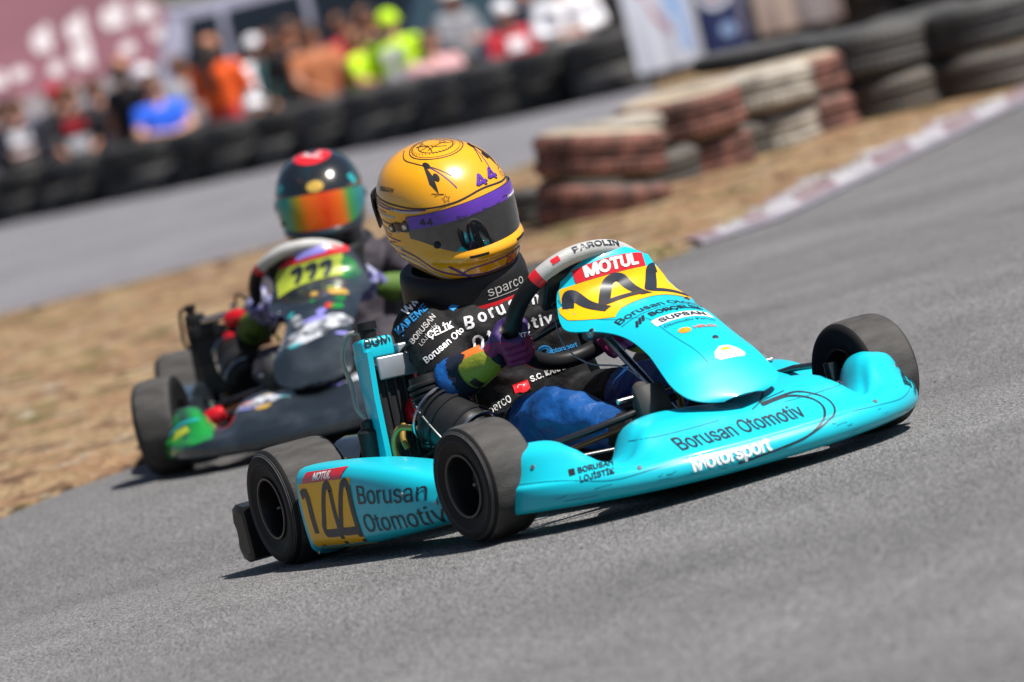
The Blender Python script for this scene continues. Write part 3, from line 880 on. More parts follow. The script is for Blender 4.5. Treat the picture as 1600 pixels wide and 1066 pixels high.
# standing group between the awning and the parked cars
for x, y, top, cp, lab in ((-3.4, 49.0, 'cloth_grey', 'cloth_white', 'person in grey with white cap under the burgundy canopy edge'),
                           (-2.5, 46.5, 'cloth_black', None, 'dark clothed person standing between canopy and orange shirt'),
                           (-1.95, 46.2, 'cloth_white', 'cloth_white', 'person in white with white cap standing behind the orange shirt'),
                           (-.95, 46.4, 'cloth_red', None, 'person in red standing beside the lavender car'),
                           (.30, 44.2, 'cloth_grey', 'cloth_white', 'person in grey with white cap in front of the dark van'),
                           (-4.9, 46.0, 'cloth_black', None, 'dark clothed person behind the leftmost spectators, dark hair'),
                           (-3.75, 45.2, 'cloth_navy', None, 'person in navy behind the gap left of the person in black'),
                           (-2.75, 44.6, 'cloth_grey', None, 'grey clothed person between the blue shirt and the orange shirt'),
                           (-.62, 43.2, 'cloth_black', None, 'dark clothed person behind the two yellow-green marshals'),
                           (.98, 40.0, 'cloth_navy', None, 'person in navy between the red top and the white shirt'),
                           (-1.7, 43.8, 'cloth_teal', None, 'person in dark teal behind the orange shirt and the tan shirt')):
    spectator(x, y, GP, F0 + .8, top, 'cloth_black', 'skin_tan', 'hair_dark' if not cp else None, lab, h=1.68, cap=cp, pose='fold', group='people in the paddock')

def gazebo(x0, x1, y0, y1, zv, zt, m_roof, m_val, label, letters=True, z0=GP):
    root = empty('canopy_tent', loc=((x0+x1)/2, (y0+y1)/2, z0))
    ox, oy, oz = (x0+x1)/2, (y0+y1)/2, z0
    L_ = lambda x, y, z: Vector((x-ox, y-oy, z-oz))
    b = MB(); n = 12
    rows = []
    for i in range(n+1):
        t = i/n
        row = []
        for j in range(4*8):
            s_ = j/8; k = int(s_); f = s_-k
            cs = [(x0, y0), (x1, y0), (x1, y1), (x0, y1)]
            px = lerp(cs[k][0], cs[(k+1) % 4][0], f); py = lerp(cs[k][1], cs[(k+1) % 4][1], f)
            sag = -.10*math.sin(PI*t) * math.sin(PI*f)
            row.append(L_(lerp(px, ox, t), lerp(py, oy, t), lerp(zv, zt, t**1.15) + sag))
        rows.append(row)
    b.grid(rows, m_roof, cv=True); rb_ = b
    b = MB()
    ring = [(lerp(a[0], c[0], f/10), lerp(a[1], c[1], f/10)) for a, c in (((x0, y0), (x1, y0)), ((x1, y0), (x1, y1)), ((x1, y1), (x0, y1)), ((x0, y1), (x0, y0))) for f in range(10)]
    P = [[L_(x, y, zv), L_(x, y, zv-.13), L_(x, y, zv-.26 - .025*(i % 2))] for i, (x, y) in enumerate(ring)]
    P.append(P[0]); b.shell(P, .004, m_val)
    vl = b.build('valance', root)
    b2 = MB(); b2.grid(rows, 'black', cv=True); bv = b2.bvh()
    if letters:                                  # large pale printing on the roof, too blurred to read
        rnd_ = random.Random(7)
        for zo, pr, sz in ((.50, 1.0, 1.0), (1.02, .55, 1.25)):
            xx = x0 + .2
            while xx < x1 - .3:
                hh = rnd_.choice((.22, .30, .40, .26))*sz; ww = rnd_.uniform(.14, .26)*sz
                if rnd_.random() < pr:
                    fn = planar((xx-ox, y0-oy-.2, zv-oz+zo+rnd_.uniform(-.1, .1)), (1, 0, 0), (0, .3, .9), .8)
                    conform(rb_, bv, disc2d(0, 0, ww*.5, 14, hh*.5), fn, 'canopy_white', .012, 4)
                    if rnd_.random() < .7: conform(rb_, bv, rect2d(ww*.3, -hh*.55, ww*.3+.09, hh*.65, .06), fn, 'canopy_white', .016, 4)
                xx += ww + rnd_.uniform(.10, .40)
    rb_.build('roof', root, smooth=35)
    for x in (x0+.03, x1-.03):
        for y in (y0+.03, y1-.03):
            p = MB(); p.tube([L_(x, y, z0), L_(x, y, zv)], .022, 'pole_grey', 8); p.build('leg', root)
    return tag(root, label, 'tent')
gazebo(-7.8, -2.15, 51, 55.5, 1.28, 3.4, 'canopy_burgundy', 'canopy_white', 'large burgundy canopy tent with big white printing at upper left')
gazebo(-9.4, -5.9, 56.5, 60, 1.9, 3.6, 'canopy_beige', 'canopy_beige', 'beige canopy tent at the top left corner behind the burgundy one', letters=False)
gazebo(-1.95, 1.2, 56.5, 60.5, 1.9, 3.1, 'canopy_grey', 'canopy_white', 'grey canopy tent with white edge behind the lavender car', letters=False)

def vehicle(x, y, rz, L_, Wd, H, paint, glass, label, cat, van=False, z0=GP):
    root = empty('van' if van else 'car', Matrix.Translation((x, y, z0)) @ Matrix.Rotation(rz, 4, 'Z'))
    prof = [(-L_/2, .28), (-L_/2, .75), (-L_/2+.12, .95), (-L_/2+.30, 1.02), (-L_/2+.72, H-.05), (-L_/2+1.0, H), (L_/2-1.75, H), (L_/2-1.35, H-.06), (L_/2-.85, 1.0), (L_/2-.12, .86), (L_/2, .66), (L_/2, .28)] if not van else \
           [(-L_/2, .30), (-L_/2, 1.1), (-L_/2+.10, H-.15), (-L_/2+.3, H), (L_/2-1.35, H), (L_/2-1.1, H-.06), (L_/2-.62, 1.12), (L_/2-.1, .95), (L_/2, .75), (L_/2, .30)]
    def half(z): return Wd/2 * (1 - .16*max(0, (z-.95)/(H-.95))**1.3 - .05*max(0, (.5-z)/.5))
    b = MB()
    ring = smooth_path([(px, 0, pz) for px, pz in prof], 4)
    rows = []
    for w in (-1, -.94, -.6, 0, .6, .94, 1):
        rows.append([Vector((p.x * (1 if abs(w) < .97 else .985), w*half(p.z), p.z - (.02 if abs(w) > .97 else 0))) for p in ring])
    b.grid(rows, paint)
    for r in (rows[0], rows[-1]): b.cap(r, paint)
    b.build('body', root, smooth=50)
    for s in (-1, 1):
        for k, (xa, xb) in enumerate([(-L_/2+.55, -.15), (-.08, L_/2-1.35)] if not van else [(-L_/2+.35, -.5), (-.4, .5), (.6, L_/2-1.05)]):
            g = MB(); zt = H-.14
            P = [[Vector((lerp(xa, xb, u) + (.24*(v if k == 0 and not van else 0)) * (1-u) - (.30*v if xb > L_/2-1.5 else 0)*u, s*(half(lerp(1.0, zt, v))+.006), lerp(1.0, zt, v))) for v in (0, .5, 1)] for u in (0, .25, .5, .75, 1)]
            g.shell(P, .004*s, glass); g.build('window', root)
        for xw in (-L_/2+.85, L_/2-.80):
            w = MB(); w.lathe([(-.11, .20), (-.11, .29), (-.07, .32), (.07, .32), (.11, .29), (.11, .20)], (xw, s*(Wd/2-.10), .32), (0, 1, 0), 'tyre_black', 28)
            wo_ = w.build('wheel', root)
            h_ = MB(); h_.lathe([(-.02, .0001), (.0, .08), (.02, .19), (.0, .205)], (xw, s*(Wd/2-.01), .32), (0, s, 0), 'pole_grey', 20); h_.build('rim', wo_)
        lt = MB(); lt.box((L_/2-.05, s*Wd*.36, .72), (.10, .34, .16), 'lamp_glass', .03); lt.build('headlight', root)
        lt = MB(); lt.box((-L_/2+.03, s*Wd*.38, .82), (.08, .22, .22), 'tail_red', .03); lt.build('tail_light', root)
        mr = MB(); mr.box((L_/2-1.35, s*(Wd/2+.07), 1.04), (.12, .16, .13), paint, .03); mr.build('mirror', root)
    for s, (xa, za, xb, zb) in ((1, (L_/2-.88 if not van else L_/2-.64, 1.02 if not van else 1.14, L_/2-1.33 if not van else L_/2-1.08, H-.08)),):
        g = MB(); nv = Vector((.75, 0, .6)).normalized()*.012
        g.shell([[Vector((lerp(xa, xb, v), u*half(lerp(za, zb, v))*.86, lerp(za, zb, v))) + nv for u in (-1, -.5, 0, .5, 1)] for v in (0, .5, 1)], .004, glass); g.build('windscreen', root)
    return tag(root, label, cat)
vehicle(-4.0, 48.9, R(8), 4.2, 1.7, 1.45, 'car_lavender', 'glass_dark', 'lavender grey car parked under the edge of the burgundy canopy', 'car')
vehicle(-1.6, 48.4, R(172), 4.6, 1.85, 2.25, 'car_silver', 'glass_dark', 'silver grey van parked between the burgundy canopy and the dark blue van', 'van', van=True)
vehicle(1.3, 46.6, R(-125), 4.6, 1.85, 1.95, 'car_dark', 'glass_teal', 'dark blue van with teal windscreen facing the tyre wall', 'van', van=True)
vehicle(4.0, 45.6, R(5), 4.4, 1.75, 1.5, 'car_dark', 'glass_dark', 'dark blue car parked at far right behind the banners', 'car')

def banner(x0, y0, x1, y1, zb, zt, m_, label, deco):
    n = 10; b = MB()
    X = Vector((x1-x0, y1-y0, 0)); Lx = X.length; X.normalize(); Nn = Vector((0, 0, 1)).cross(X)
    P = [[Vector((0, 0, 0)) + X*(lerp(-Lx/2, Lx/2, i/n)) + Vector((0, 0, lerp(zt, zb, j/8)-zb)) + Nn*(.012*math.sin(i*1.7)*(j/8) - .05*(1-j/8)**2*-1) for j in range(9)] for i in range(n+1)]
    b.shell(P, .004, m_); bv = b.bvh()
    fn = planar((0, 0, (zt-zb)/2), X, (0, 0, 1), .5)
    if fn(0, 0)[0].y > 0: fn = planar((0, 0, (zt-zb)/2), -X, (0, 0, 1), .5)
    for p2, mm, e in deco: conform(b, bv, p2, fn, mm, e)
    o = b.build('banner', None, ((x0+x1)/2, (y0+y1)/2, zb))
    return tag(o, label, 'banner', None)
banner(1.68, 32.62, 2.27, 32.60, .12, .95, 'banner_white', 'white banner with faint red streak hung over the tyre wall', [(ribbon2d([(-.15, .3), (-.02, .02), (.08, -.12)], .045), 'banner_stripe', .003), (rect2d(.05, -.3, .22, .35, .1), 'cloth_lightblue', .002)])
banner(2.30, 32.62, 2.70, 32.60, .08, .80, 'banner_navy', 'navy banner with round pale emblems next to the white banner', [(ring2d(-.03, .22, .12, .06), 'banner_white', .003), (disc2d(-.03, .22, .06), 'banner_stripe', .003), (disc2d(.02, -.12, .065), 'cloth_lightblue', .003), (rect2d(.13, -.22, .19, .36, .1), 'canopy_grey', .003)])
banner(2.78, 32.62, 3.50, 32.3, .19, .80, 'banner_beige', 'beige and white banner at the right end of the tyre wall', [(rect2d(-.02, -.3, .34, .3, .1), 'canopy_white', .003)])

# ------------------------------------------------------------------ karts
def num4(s=1.0, w=.13):
    pts = [(.62, 0), (.62, .80), (.60, .92), (.52, 1.0), (.42, .96), (.34, .84), (.14, .45), (.05, .31), (.08, .22), (.18, .20), (.62, .20)]
    P = smooth_path([(x, y, 0) for x, y in pts], 5)
    return ribbon2d([(p.x*s, p.y*s) for p in P], w*s)
def fillet(pts, r, n=5):
    out = [pts[0]]
    for a, b_, c in zip(pts, pts[1:], pts[2:]):
        A_, B_, C_ = Vector((*a, 0)), Vector((*b_, 0)), Vector((*c, 0))
        ra = min(r, (A_-B_).length*.45); rc = min(r, (C_-B_).length*.45)
        p, q = B_ + (A_-B_).normalized()*ra, B_ + (C_-B_).normalized()*rc
        for k in range(n+1):
            t = k/n; v = p*(1-t)**2 + B_*2*t*(1-t) + q*t*t; out.append((v.x, v.y))
    out.append(pts[-1]); dn = [out[0]]
    for a, b_ in zip(out, out[1:]):
        k = max(1, math.ceil(math.hypot(b_[0]-a[0], b_[1]-a[1]) / .07))
        dn += [(lerp(a[0], b_[0], i/k), lerp(a[1], b_[1], i/k)) for i in range(1, k+1)]
    return dn
def num4b(s=1.0, w=.13):
    pts = fillet([(.90, -.06), (.66, 1.0), (.38, 1.0), (-.02, .13), (.90, .13)], .17)
    return ribbon2d([(x*s, y*s) for x, y in pts], w*s)
def num1b(s=1.0, w=.13):
    return ribbon2d([(x*s, y*s) for x, y in fillet([(.0, .76), (.12, .95), (.28, .90), (.58, .0)], .10)], w*s)
def num1(s=1.0, w=.13):
    return ribbon2d([(0, .86*s), (.10*s, .90*s), (.17*s, .90*s), (.21*s, .82*s), (.225*s, .70*s), (.225*s, .5*s), (.225*s, .25*s), (.225*s, 0)], w*s)

def wheel(root, x, y, side, r, w, rim_r, steer=0, name='wheel', camber=0):
    """side: -1 right of the kart, +1 left"""
    Mw = Matrix.Translation((x, y, r)) @ Matrix.Rotation(R(steer), 4, 'Z') @ Matrix.Rotation(R(camber), 4, 'X')
    hub = MB()
    h = w/2
    hub.lathe([(side*(h-.075), .0001), (side*(h-.075), .022), (side*(h-.05), .024), (side*(h-.047), .034), (side*(h-.060), .040)], (0, 0, 0), (0, 1, 0), 'rim_black', 20)
    for k in range(3):
        a = 2*PI*k/3
        hub.lathe([(side*(h-.06), .0001), (side*(h-.045), .006), (side*(h-.06), .008)], (math.cos(a)*.03, 0, math.sin(a)*.03), (0, 1, 0), 'steel', 8)
    H = hub.build(name, root); H.matrix_local = Mw
    t = MB()
    half = [(0, r), (h*.55, r*.998), (h*.78, r*.985), (h*.92, r*.95), (h*1.0, r*.90), (h*1.03, r*.82), (h*1.02, r*.74), (h*.985, r*.66), (h*.95, rim_r*1.14), (h*.93, rim_r*1.05), (h*.86, rim_r*1.02), (h*.80, rim_r*.99)]
    prof = [(-a, q) for a, q in reversed(half[1:])] + half
    pp = smooth_path([(a, q, 0) for a, q in prof], 3)
    lim = h*.86
    t.lathe([(p.x, p.y) for p in pp], (0, 0, 0), (0, 1, 0), 'tyre_side', 72, mfn=lambda i, j: 'tyre_tread' if abs(pp[i].x) < lim and pp[i].y > r*.945 else 'tyre_side')
    for rad in (.925, .90, .775):
        aa = interp([(half[k][1], half[k][0]) for k in range(len(half)-1, -1, -1)], r*rad)
        t.lathe([(side*(aa-.0005), r*rad-.0012), (side*(aa+.0013), r*rad), (side*(aa-.0005), r*rad+.0012)], (0, 0, 0), (0, 1, 0), 'tyre_line', 72)
    # raised sidewall lettering strokes and wear marks
    t.build('tyre', H, smooth=50)
    q = MB()
    q.lathe([(side*(h*.97), rim_r*1.07), (side*(h*1.0), rim_r*1.05), (side*(h*1.0), rim_r*.99), (side*(h*.95), rim_r*.965), (side*(h*.55), rim_r*.90), (side*(h*.1), rim_r*.82), (side*(h-.08), rim_r*.62), (side*(h-.085), .03)], (0, 0, 0), (0, 1, 0), 'rim_black', 48, mfn=lambda i, j: 'rim_lip' if i < 3 else 'rim_black')
    q.lathe([(-side*(h*.97), rim_r*1.07), (-side*h, rim_r*1.02), (-side*(h*.93), rim_r*.96), (-side*(h*.3), rim_r*.85), (-side*(h*.0), rim_r*.5), (0, .02)], (0, 0, 0), (0, 1, 0), 'rim_black', 40)
    for k in range(3):
        a = 2*PI*k/3 + .5
        q.lathe([(side*(h-.0845), .0001), (side*(h-.080), .011), (side*(h-.0845), .012)], (math.cos(a)*.052, 0, math.sin(a)*.052), (0, 1, 0), 'black', 10)
    q.tube([(rim_r*.86, side*h*.8, 0), (rim_r*.80, side*h*1.05, .0)], .003, 'steel', 6)
    q.build('rim', H, smooth=40)
    return H

def bumper_surface():
    """front bumper: list of stations across (y) of profile points"""
    HW = .494
    def xl(a): return 1.035 + .295 * max(0, 1 - a**2.9) ** .62
    zt = [(0, .160), (.15, .172), (.30, .178), (.40, .174), (.47, .162), (.525, .130), (.57, .110), (.62, .108), (.67, .124), (.735, .168), (.80, .182), (.90, .180), (.95, .160), (.98, .135), (1, .115)]
    xc = [(0, 1.20), (.20, 1.19), (.30, 1.165), (.42, 1.175), (.55, 1.215), (.62, 1.195), (.72, 1.125), (.85, 1.075), (1, 1.035)]
    rows = []
    N = 96
    for i in range(N+1):
        s = -1 + 2*i/N
        s = math.sin(s*PI/2*.985)/math.sin(PI/2*.985)
        a = abs(s); y = s*HW
        X = xl(a); T = interps(zt, a); Cx = min(interps(xc, a), X-.015)
        zb = .026 + .022*a*a
        lip = lerp(.004, .019, sstep(.35, .75, a))      # the lip steps out towards the ends
        lz = zb + .048
        prof = [(X-.12, zb+.004), (X-.045, zb-.004), (X-.012, zb+.004), (X, zb+.020), (X-.002, lz-.010), (X-.010, lz+.002), (X-.012-lip, lz+.010),
                (lerp(X-.02-lip, Cx, .35), lerp(lz, T, .42)), (lerp(X-.02-lip, Cx, .72), lerp(lz, T, .78)), (Cx-.008, T-.008), (Cx-.04, T), (Cx-.09, T-.006), (Cx-.125, T-.028), (Cx-.135, T-.055)]
        sc = 1.0
        pts = smooth_path([(px, 0, pz) for px, pz in prof], 3)
        rows.append([Vector((p.x, y - .010, p.z)) for p in pts])
    # close the ends: shrink last stations
    for r, s in ((rows[0], -1), (rows[-1], 1)):
        c = sum(r, Vector())/len(r)
    def endrow(r, k, dy):
        c = sum(r, Vector())/len(r)
        return [Vector((lerp(c.x, p.x, k), p.y+dy, lerp(c.z, p.z, k))) for p in r]
    rows = [endrow(rows[0], .0, -.014), endrow(rows[0], .55, -.013), endrow(rows[0], .88, -.007)] + rows + [endrow(rows[-1], .88, .007), endrow(rows[-1], .55, .013), endrow(rows[-1], 0., .014)]
    return rows

CL = [(.692, .541), (.714, .532), (.728, .512), (.734, .482), (.742, .452), (.775, .425), (.86, .395), (.949, .359), (1.065, .311), (1.135, .279), (1.178, .241), (1.213, .205), (1.241, .174)]
def nassau_surface():
    c = smooth_path([(x, 0, z) for x, z in CL], 6)
    S = [0]
    for p, q in zip(c, c[1:]): S.append(S[-1] + (q-p).length)
    L_ = S[-1]
    W = [(0, .050), (.03, .084), (.06, .100), (.12, .121), (.17, .144), (.22, .156), (.26, .148), (.31, .130), (.44, .110), (.61, .105), (.80, .115), (.88, .117), (.93, .112), (.96, .100), (.98, .083), (.993, .064), (1, .048)]
    CR = [(0, .035), (.12, .044), (.22, .046), (.32, .038), (.45, .031), (.65, .029), (.85, .026), (1, .010)]
    YC = [(0, .018), (.22, .007), (.44, .020), (.61, .009), (.80, -.010), (1, -.004)]
    nrm = []
    for i in range(len(c)):
        t = (c[min(i+1, len(c)-1)] - c[max(i-1, 0)]).normalized()
        nrm.append(Vector((-t.z, 0, t.x)))
    rows = []
    for i, p in enumerate(c):
        u = S[i]/L_; w = interps(W, u); k = interps(CR, u)
        rows.append([p + Vector((0, w*v + interps(YC, u), 0)) - nrm[i]*k*abs(v)**2.3 for v in [-1 + 2*j/24 for j in range(25)]])
    def at(s):
        s = min(max(s, 0), L_-1e-6)
        for i in range(len(S)-1):
            if s <= S[i+1]:
                t = (s-S[i])/(S[i+1]-S[i]); return c[i].lerp(c[i+1], t), nrm[i].lerp(nrm[i+1], t).normalized()
    return rows, at, L_

def build_kart(root, K):
    """every part in kart coordinates: x forward, y left, z up, origin under the rear axle"""
    col, edge = K['body'], K['edge']
    # ---------------- wheels
    rf, rr = K.get('rf', .127), K.get('rr', .137)
    wheel(root, .95, -.50, -1, rf, .122, .066, K['steer'])
    wheel(root, .95, K.get('fl', .50), 1, rf, .122, .066, K['steer'])
    wheel(root, 0, -.545, -1, rr, .165, .068)
    wheel(root, 0, K.get('rl', .545), 1, rr, .165, .068)
    # ---------------- front bumper
    rows = bumper_surface()
    b = MB(); b.grid(rows, col)
    back = [r[0] for r in rows[3:-3]]
    bv = b.bvh()
    fr = lambda y, z: planar((1.9, y, z), (0, 1, 0), (0, 0, 1), .2)
    if K['text']:
        st = lambda t, y, z, h, mm, **k: conform(b, bv, text2d(t, h, align='L', **k), fr(y, z), mm, .0012)
        st('Borusan Otomotiv', -.200, .096, .0275, 'ink', bold=.008, xs=.95)
        st('Motorsport', -.200, .050, .0270, 'lettering_white', bold=.012, xs=.95, heavy=.035)
        # swoosh: three lines curling round the lettering
        for k, (dx, dz, w) in enumerate(((0, 0, .0042), (.024, .004, .0034))):
            conform(b, bv, ribbon2d([(-.10, .045-.004), (.0, .048), (.075-dx*.0, .058), (.125+dx, .082), (.150+dx, .106), (.140+dx, .128), (.095+dx, .143+dz), (.03, .139+dz)], w, n=8), planar((1.9, 0, 0), (0, 1, 0), (0, 0, 1), .2), 'ink', .0012)
        conform(b, bv, ribbon2d([(.005, .136), (.03, .146), (.065, .164), (.075, .172), (.060, .176), (.045, .170), (.05, .160)], .0016, n=6), planar((1.9, 0, 0), (0, 1, 0), (0, 0, 1), .2), 'ink', .0012)
        conform(b, bv, ribbon2d([(.03, .146), (.055, .150), (.10, .155)], .0012, n=6), planar((1.9, 0, 0), (0, 1, 0), (0, 0, 1), .2), 'ink', .0012)
        Xe = Vector((.42, .907, 0)); 
        e1 = planar((1.35, -.47, 0), (.42, .907, 0), (-.1, 0, 1), .5)
        conform(b, bv, mv(text2d('BORUSAN', .0115, bold=.008, heavy=.03, align='L'), -.002, .118), e1, 'ink', .0012)
        conform(b, bv, mv(text2d('LOJİSTİK', .0115, bold=.008, heavy=.03, align='L'), -.002, .099), e1, 'ink', .0012)
        conform(b, bv, rect2d(-.022, .117, -.009, .131), e1, 'line_black', .0012)
        e2 = planar((1.3, .45, 0), (-.42, .907, 0), (-.1, 0, 1), .5)
        conform(b, bv, mv(text2d('BORUSAN', .0115, bold=.008, heavy=.03, align='C'), .045, .112, 25), e2, 'ink', .0012)
        conform(b, bv, mv(text2d('LOJİSTİK', .0115, bold=.008, heavy=.03, align='C'), .052, .094, 25), e2, 'ink', .0012)
        rs_ = random.Random(31)
        for k in range(26):
            y0_ = rs_.choice((-1, 1))*rs_.uniform(.10, .47); z0_ = rs_.uniform(.034, .068); l_ = rs_.uniform(.006, .035)
            conform(b, bv, ribbon2d([(y0_, z0_), (y0_ + l_*.5, z0_ + rs_.uniform(-.002, .002)), (y0_ + l_, z0_ + rs_.uniform(-.004, .004))], rs_.uniform(.0006, .0018)), fr(0, 0), 'cyan_edge', .0007)
        for y0_, z0_ in ((-.455, .135), (.44, .135), (-.30, .085), (.27, .085)):
            h_ = bv.ray_cast(Vector((1.7, y0_, z0_)), Vector((-1, 0, 0)))
            if h_[0]: b.lathe([(0, .0055), (.002, .005), (.0024, .0001)], h_[0], h_[1] if h_[1].x > 0 else -h_[1], 'grey_metal', 12)
        # sticker seams
        for s in (-1, 1):
            conform(b, bv, ribbon2d([(s*.50, .108), (s*.44, .098), (s*.36, .075), (s*.28, .076), (s*.20, .080)], .0016, n=6), planar((1.9, 0, 0), (0, 1, 0), (0, 0, 1), .2), 'cyan_edge', .0008)
            conform(b, bv, ribbon2d([(s*.275, .140), (s*.22, .135), (s*.15, .133), (s*.08, .134)], .0015, n=6), planar((1.9, 0, 0), (0, 1, 0), (0, 0, 1), .2), 'cyan_edge', .0008)
    else:
        top = planar((1.21, 0, .115), (0, 1, 0), (-.5, 0, .87), .3)
        rnd = random.Random(3)
        for (x, z, w, h, mm) in ((-.15, .045, .12, .032, 'holo_sky_sheen'), (-.20, .030, .05, .014, 'violet_holo'), (-.17, .018, .035, .010, 'gold'), (-.215, .050, .03, .010, 'red'), (-.12, .050, .03, .010, 'violet_holo'), (-.16, .066, .035, .010, 'gold'), (-.10, .036, .04, .012, 'teal_holo'), (.11, .045, .10, .025, 'holo_sky_sheen'), (.05, .030, .03, .01, 'violet_holo')):
            conform(b, bv, poly2d([(x+w*math.cos(q)*rnd.uniform(.5, 1), z+h*math.sin(q)*rnd.uniform(.5, 1)) for q in [2*PI*k/9 for k in range(9)]], .02), top, mm, .0012 + .0003*rnd.random())
        for s in (-1, 1):
            e = planar((1.2, s*.43, .14), (0, 1, 0), (-.3, 0, 1), .5)
            conform(b, bv, poly2d([(-.10, -.060), (.10, -.065), (.10, .0), (.09, .075), (-.08, .075), (-.10, .01)], .012), e, 'green_gloss', .0014)
            conform(b, bv, ribbon2d([(-.06, .0), (0, .025), (.06, .02)], .008, n=4), e, 'teal_holo', .0022)
            conform(b, bv, poly2d([(-.03, -.02), (.03, -.01), (.02, .012), (-.02, .01)], .012), e, 'lime', .0026)
    b.build('front_bumper', root, smooth=55)
    # ---------------- front (number) panel
    rows, at, L_ = nassau_surface()
    b = MB(); b.shell(rows, .004, col, edge)
    t = MB(); t.grid(rows, col); bv = t.bvh()
    def fn(x, y):
        p, n = at(-y); return p + Vector((0, x + interps([(0, .018), (.22, .007), (.44, .020), (.61, .009), (.80, -.010), (1, -.004)], -y/L_), 0)) + n*.25, -n
    if K['text']:
        P2 = lambda p2, mm, e=.0012: conform(b, bv, p2, fn, mm, e, facing=-.2)
        # s (arc length from the top edge): red label .045-.085, plate .085-.215
        P2(poly2d([(-.128, -.086), (.118, -.086), (.150, -.120), (.150, -.178), (.10, -.190), (.0, -.206), (-.055, -.216), (-.082, -.234), (-.138, -.140), (-.140, -.118)], .012), 'yellow')
        P2(rect2d(-.088, -.085, .086, -.049, .01), 'red', .0014)
        P2(mv(text2d('MOTUL', .024, bold=.02, xs=1.12, heavy=.06), 0, -.077), 'lettering_white', .0022)
        P2(mv(num1b(.092, .24), -.122, -.190, 0, 1.0, 1), 'ink', .0022)
        P2(mv(num4b(.078, .26), -.060, -.174, 0, 1.38, 1), 'ink', .0022)
        P2(mv(num4b(.078, .26), .058, -.168, 0, 1.38, 1), 'ink', .0022)
        P2(mv(text2d('Borusan Otomotiv', .0225, bold=.008), .035, -.270), 'ink')
        P2(rect2d(-.095, -.280, .135, -.2785, .01), 'ink')
        P2(mv(text2d('BORÇELİK', .0185, bold=.010, heavy=.03, align='L'), -.036, -.308), 'ink')
        for k in range(3): P2(ribbon2d([(-.078+k*.010, -.318+k*.004), (-.067+k*.010, -.296+k*.004)], .0062), 'ink')
        P2(rect2d(-.050, -.362, .090, -.328, .01), 'lettering_white')
        P2(mv(text2d('SUPSAN', .0205, bold=.010, heavy=.03), .020, -.3555), 'ink', .0020)
        P2(mv(text2d('Otomotiv Parça', .0125, align='C'), .022, -.384), 'ink')
        P2(disc2d(-.010, -.427, .0150, 18, .0140), 'orange_logo')
        for k in range(5):
            a = R(50+20*k); P2(ribbon2d([(-.010+.002*math.cos(a), -.436+.002*math.sin(a)), (-.010+.019*math.cos(a), -.436+.019*math.sin(a))], .0013), 'yellow', .0018)
        P2(mv(text2d('HELIX', .0135, bold=.010, heavy=.03, align='L'), .014, -.432), 'pink_logo')
        gx, gy = .036, -.030
        P2(poly2d([(x+gx, y+gy) for x, y in [(-.030, -.556), (.030, -.556), (.037, -.546), (.030, -.530), (.012, -.513), (-.010, -.513), (-.030, -.530), (-.037, -.546)]], .008), 'lettering_white')
        P2(mv(text2d('GNÇ', .011, bold=.01, shear=.2), gx, gy-.548), 'pink_logo', .0018)
        P2(poly2d([(x+gx, y+gy) for x, y in [(-.016, -.531), (.012, -.529), (.006, -.520), (-.008, -.521)]], .006), 'yellow', .0018)
        # seams of the wrap
        P2(ribbon2d([(-.125, -.06), (-.13, -.10), (-.09, -.235), (-.05, -.30), (-.045, -.36), (-.040, -.44), (-.028, -.52), (-.022, -.585)], .0013, n=8), 'cyan_edge', .0009)
    else:
        P2 = lambda p2, mm, e=.0012: conform(b, bv, p2, fn, mm, e, facing=-.2)
        P2(poly2d([(-.11, -.02), (.11, -.02), (.13, -.065), (-.13, -.07)], .012), 'red')
        P2(poly2d([(-.06, -.025), (.05, -.02), (.04, -.055), (-.05, -.06)], .012), 'violet_holo', .0018)
        P2(poly2d([(-.125, -.072), (.085, -.068), (.08, -.132), (-.12, -.145)], .012), 'lime', .0016)
        for k, x in enumerate((-.066, -.022, .022)):
            P2(mv(ribbon2d([(-.004, .036), (.012, .044), (.024, .044), (.018, .022), (.006, 0)], .017, n=4), x, -.130), 'ink', .0026)
        rnd = random.Random(8)
        for (x, s, w, h, mm) in ((.06, .24, .042, .035, 'gold'), (-.01, .235, .016, .022, 'gold'), (.06, .29, .02, .018, 'green_gloss'), (.01, .36, .02, .03, 'violet_holo'), (.06, .42, .06, .05, 'holo_sky_sheen'), (-.06, .47, .055, .06, 'holo_sky_sheen'), (-.05, .40, .02, .03, 'holo_sky_sheen'), (.09, .50, .03, .012, 'violet_holo'), (-.04, .53, .03, .012, 'teal_holo'), (-.09, .30, .012, .02, 'teal_holo'), (.03, .33, .015, .02, 'red'), (.10, .12, .03, .05, 'green_gloss'), (-.02, .28, .01, .015, 'green_gloss'), (.045, .205, .02, .01, 'lime'), (.02, .45, .07, .05, 'holo_sky_sheen'), (-.02, .51, .06, .03, 'holo_sky_sheen'), (.0, .40, .05, .02, 'violet_holo'), (.05, .335, .03, .025, 'green_gloss'), (-.075, .36, .025, .05, 'holo_sky_sheen')):  # lower pale patches: reflected sky painted into the colour
            P2(poly2d([(x+w*math.cos(q)*rnd.uniform(.55, 1), -s+h*math.sin(q)*rnd.uniform(.55, 1)) for q in [2*PI*k/10 for k in range(10)]], .02), mm, .0022)
    for s_, x in ((.497, .034), (.215, -.118), (.20, .128)):
        p, n = at(s_)
        h = bv.ray_cast(p + Vector((0, x, 0)) + n*.2, -n)
        if h[0]:
            nn = h[1] if h[1].dot(n) > 0 else -h[1]
            b.lathe([(0, .0075), (.003, .0065), (.0035, .0001)], h[0], nn, 'steel', 14); b.lathe([(.0036, .003), (.0048, .0025), (.0049, .0001)], h[0], nn, 'black', 10)
    b.build('front_panel', root, smooth=50)
    # panel supports
    b = MB()
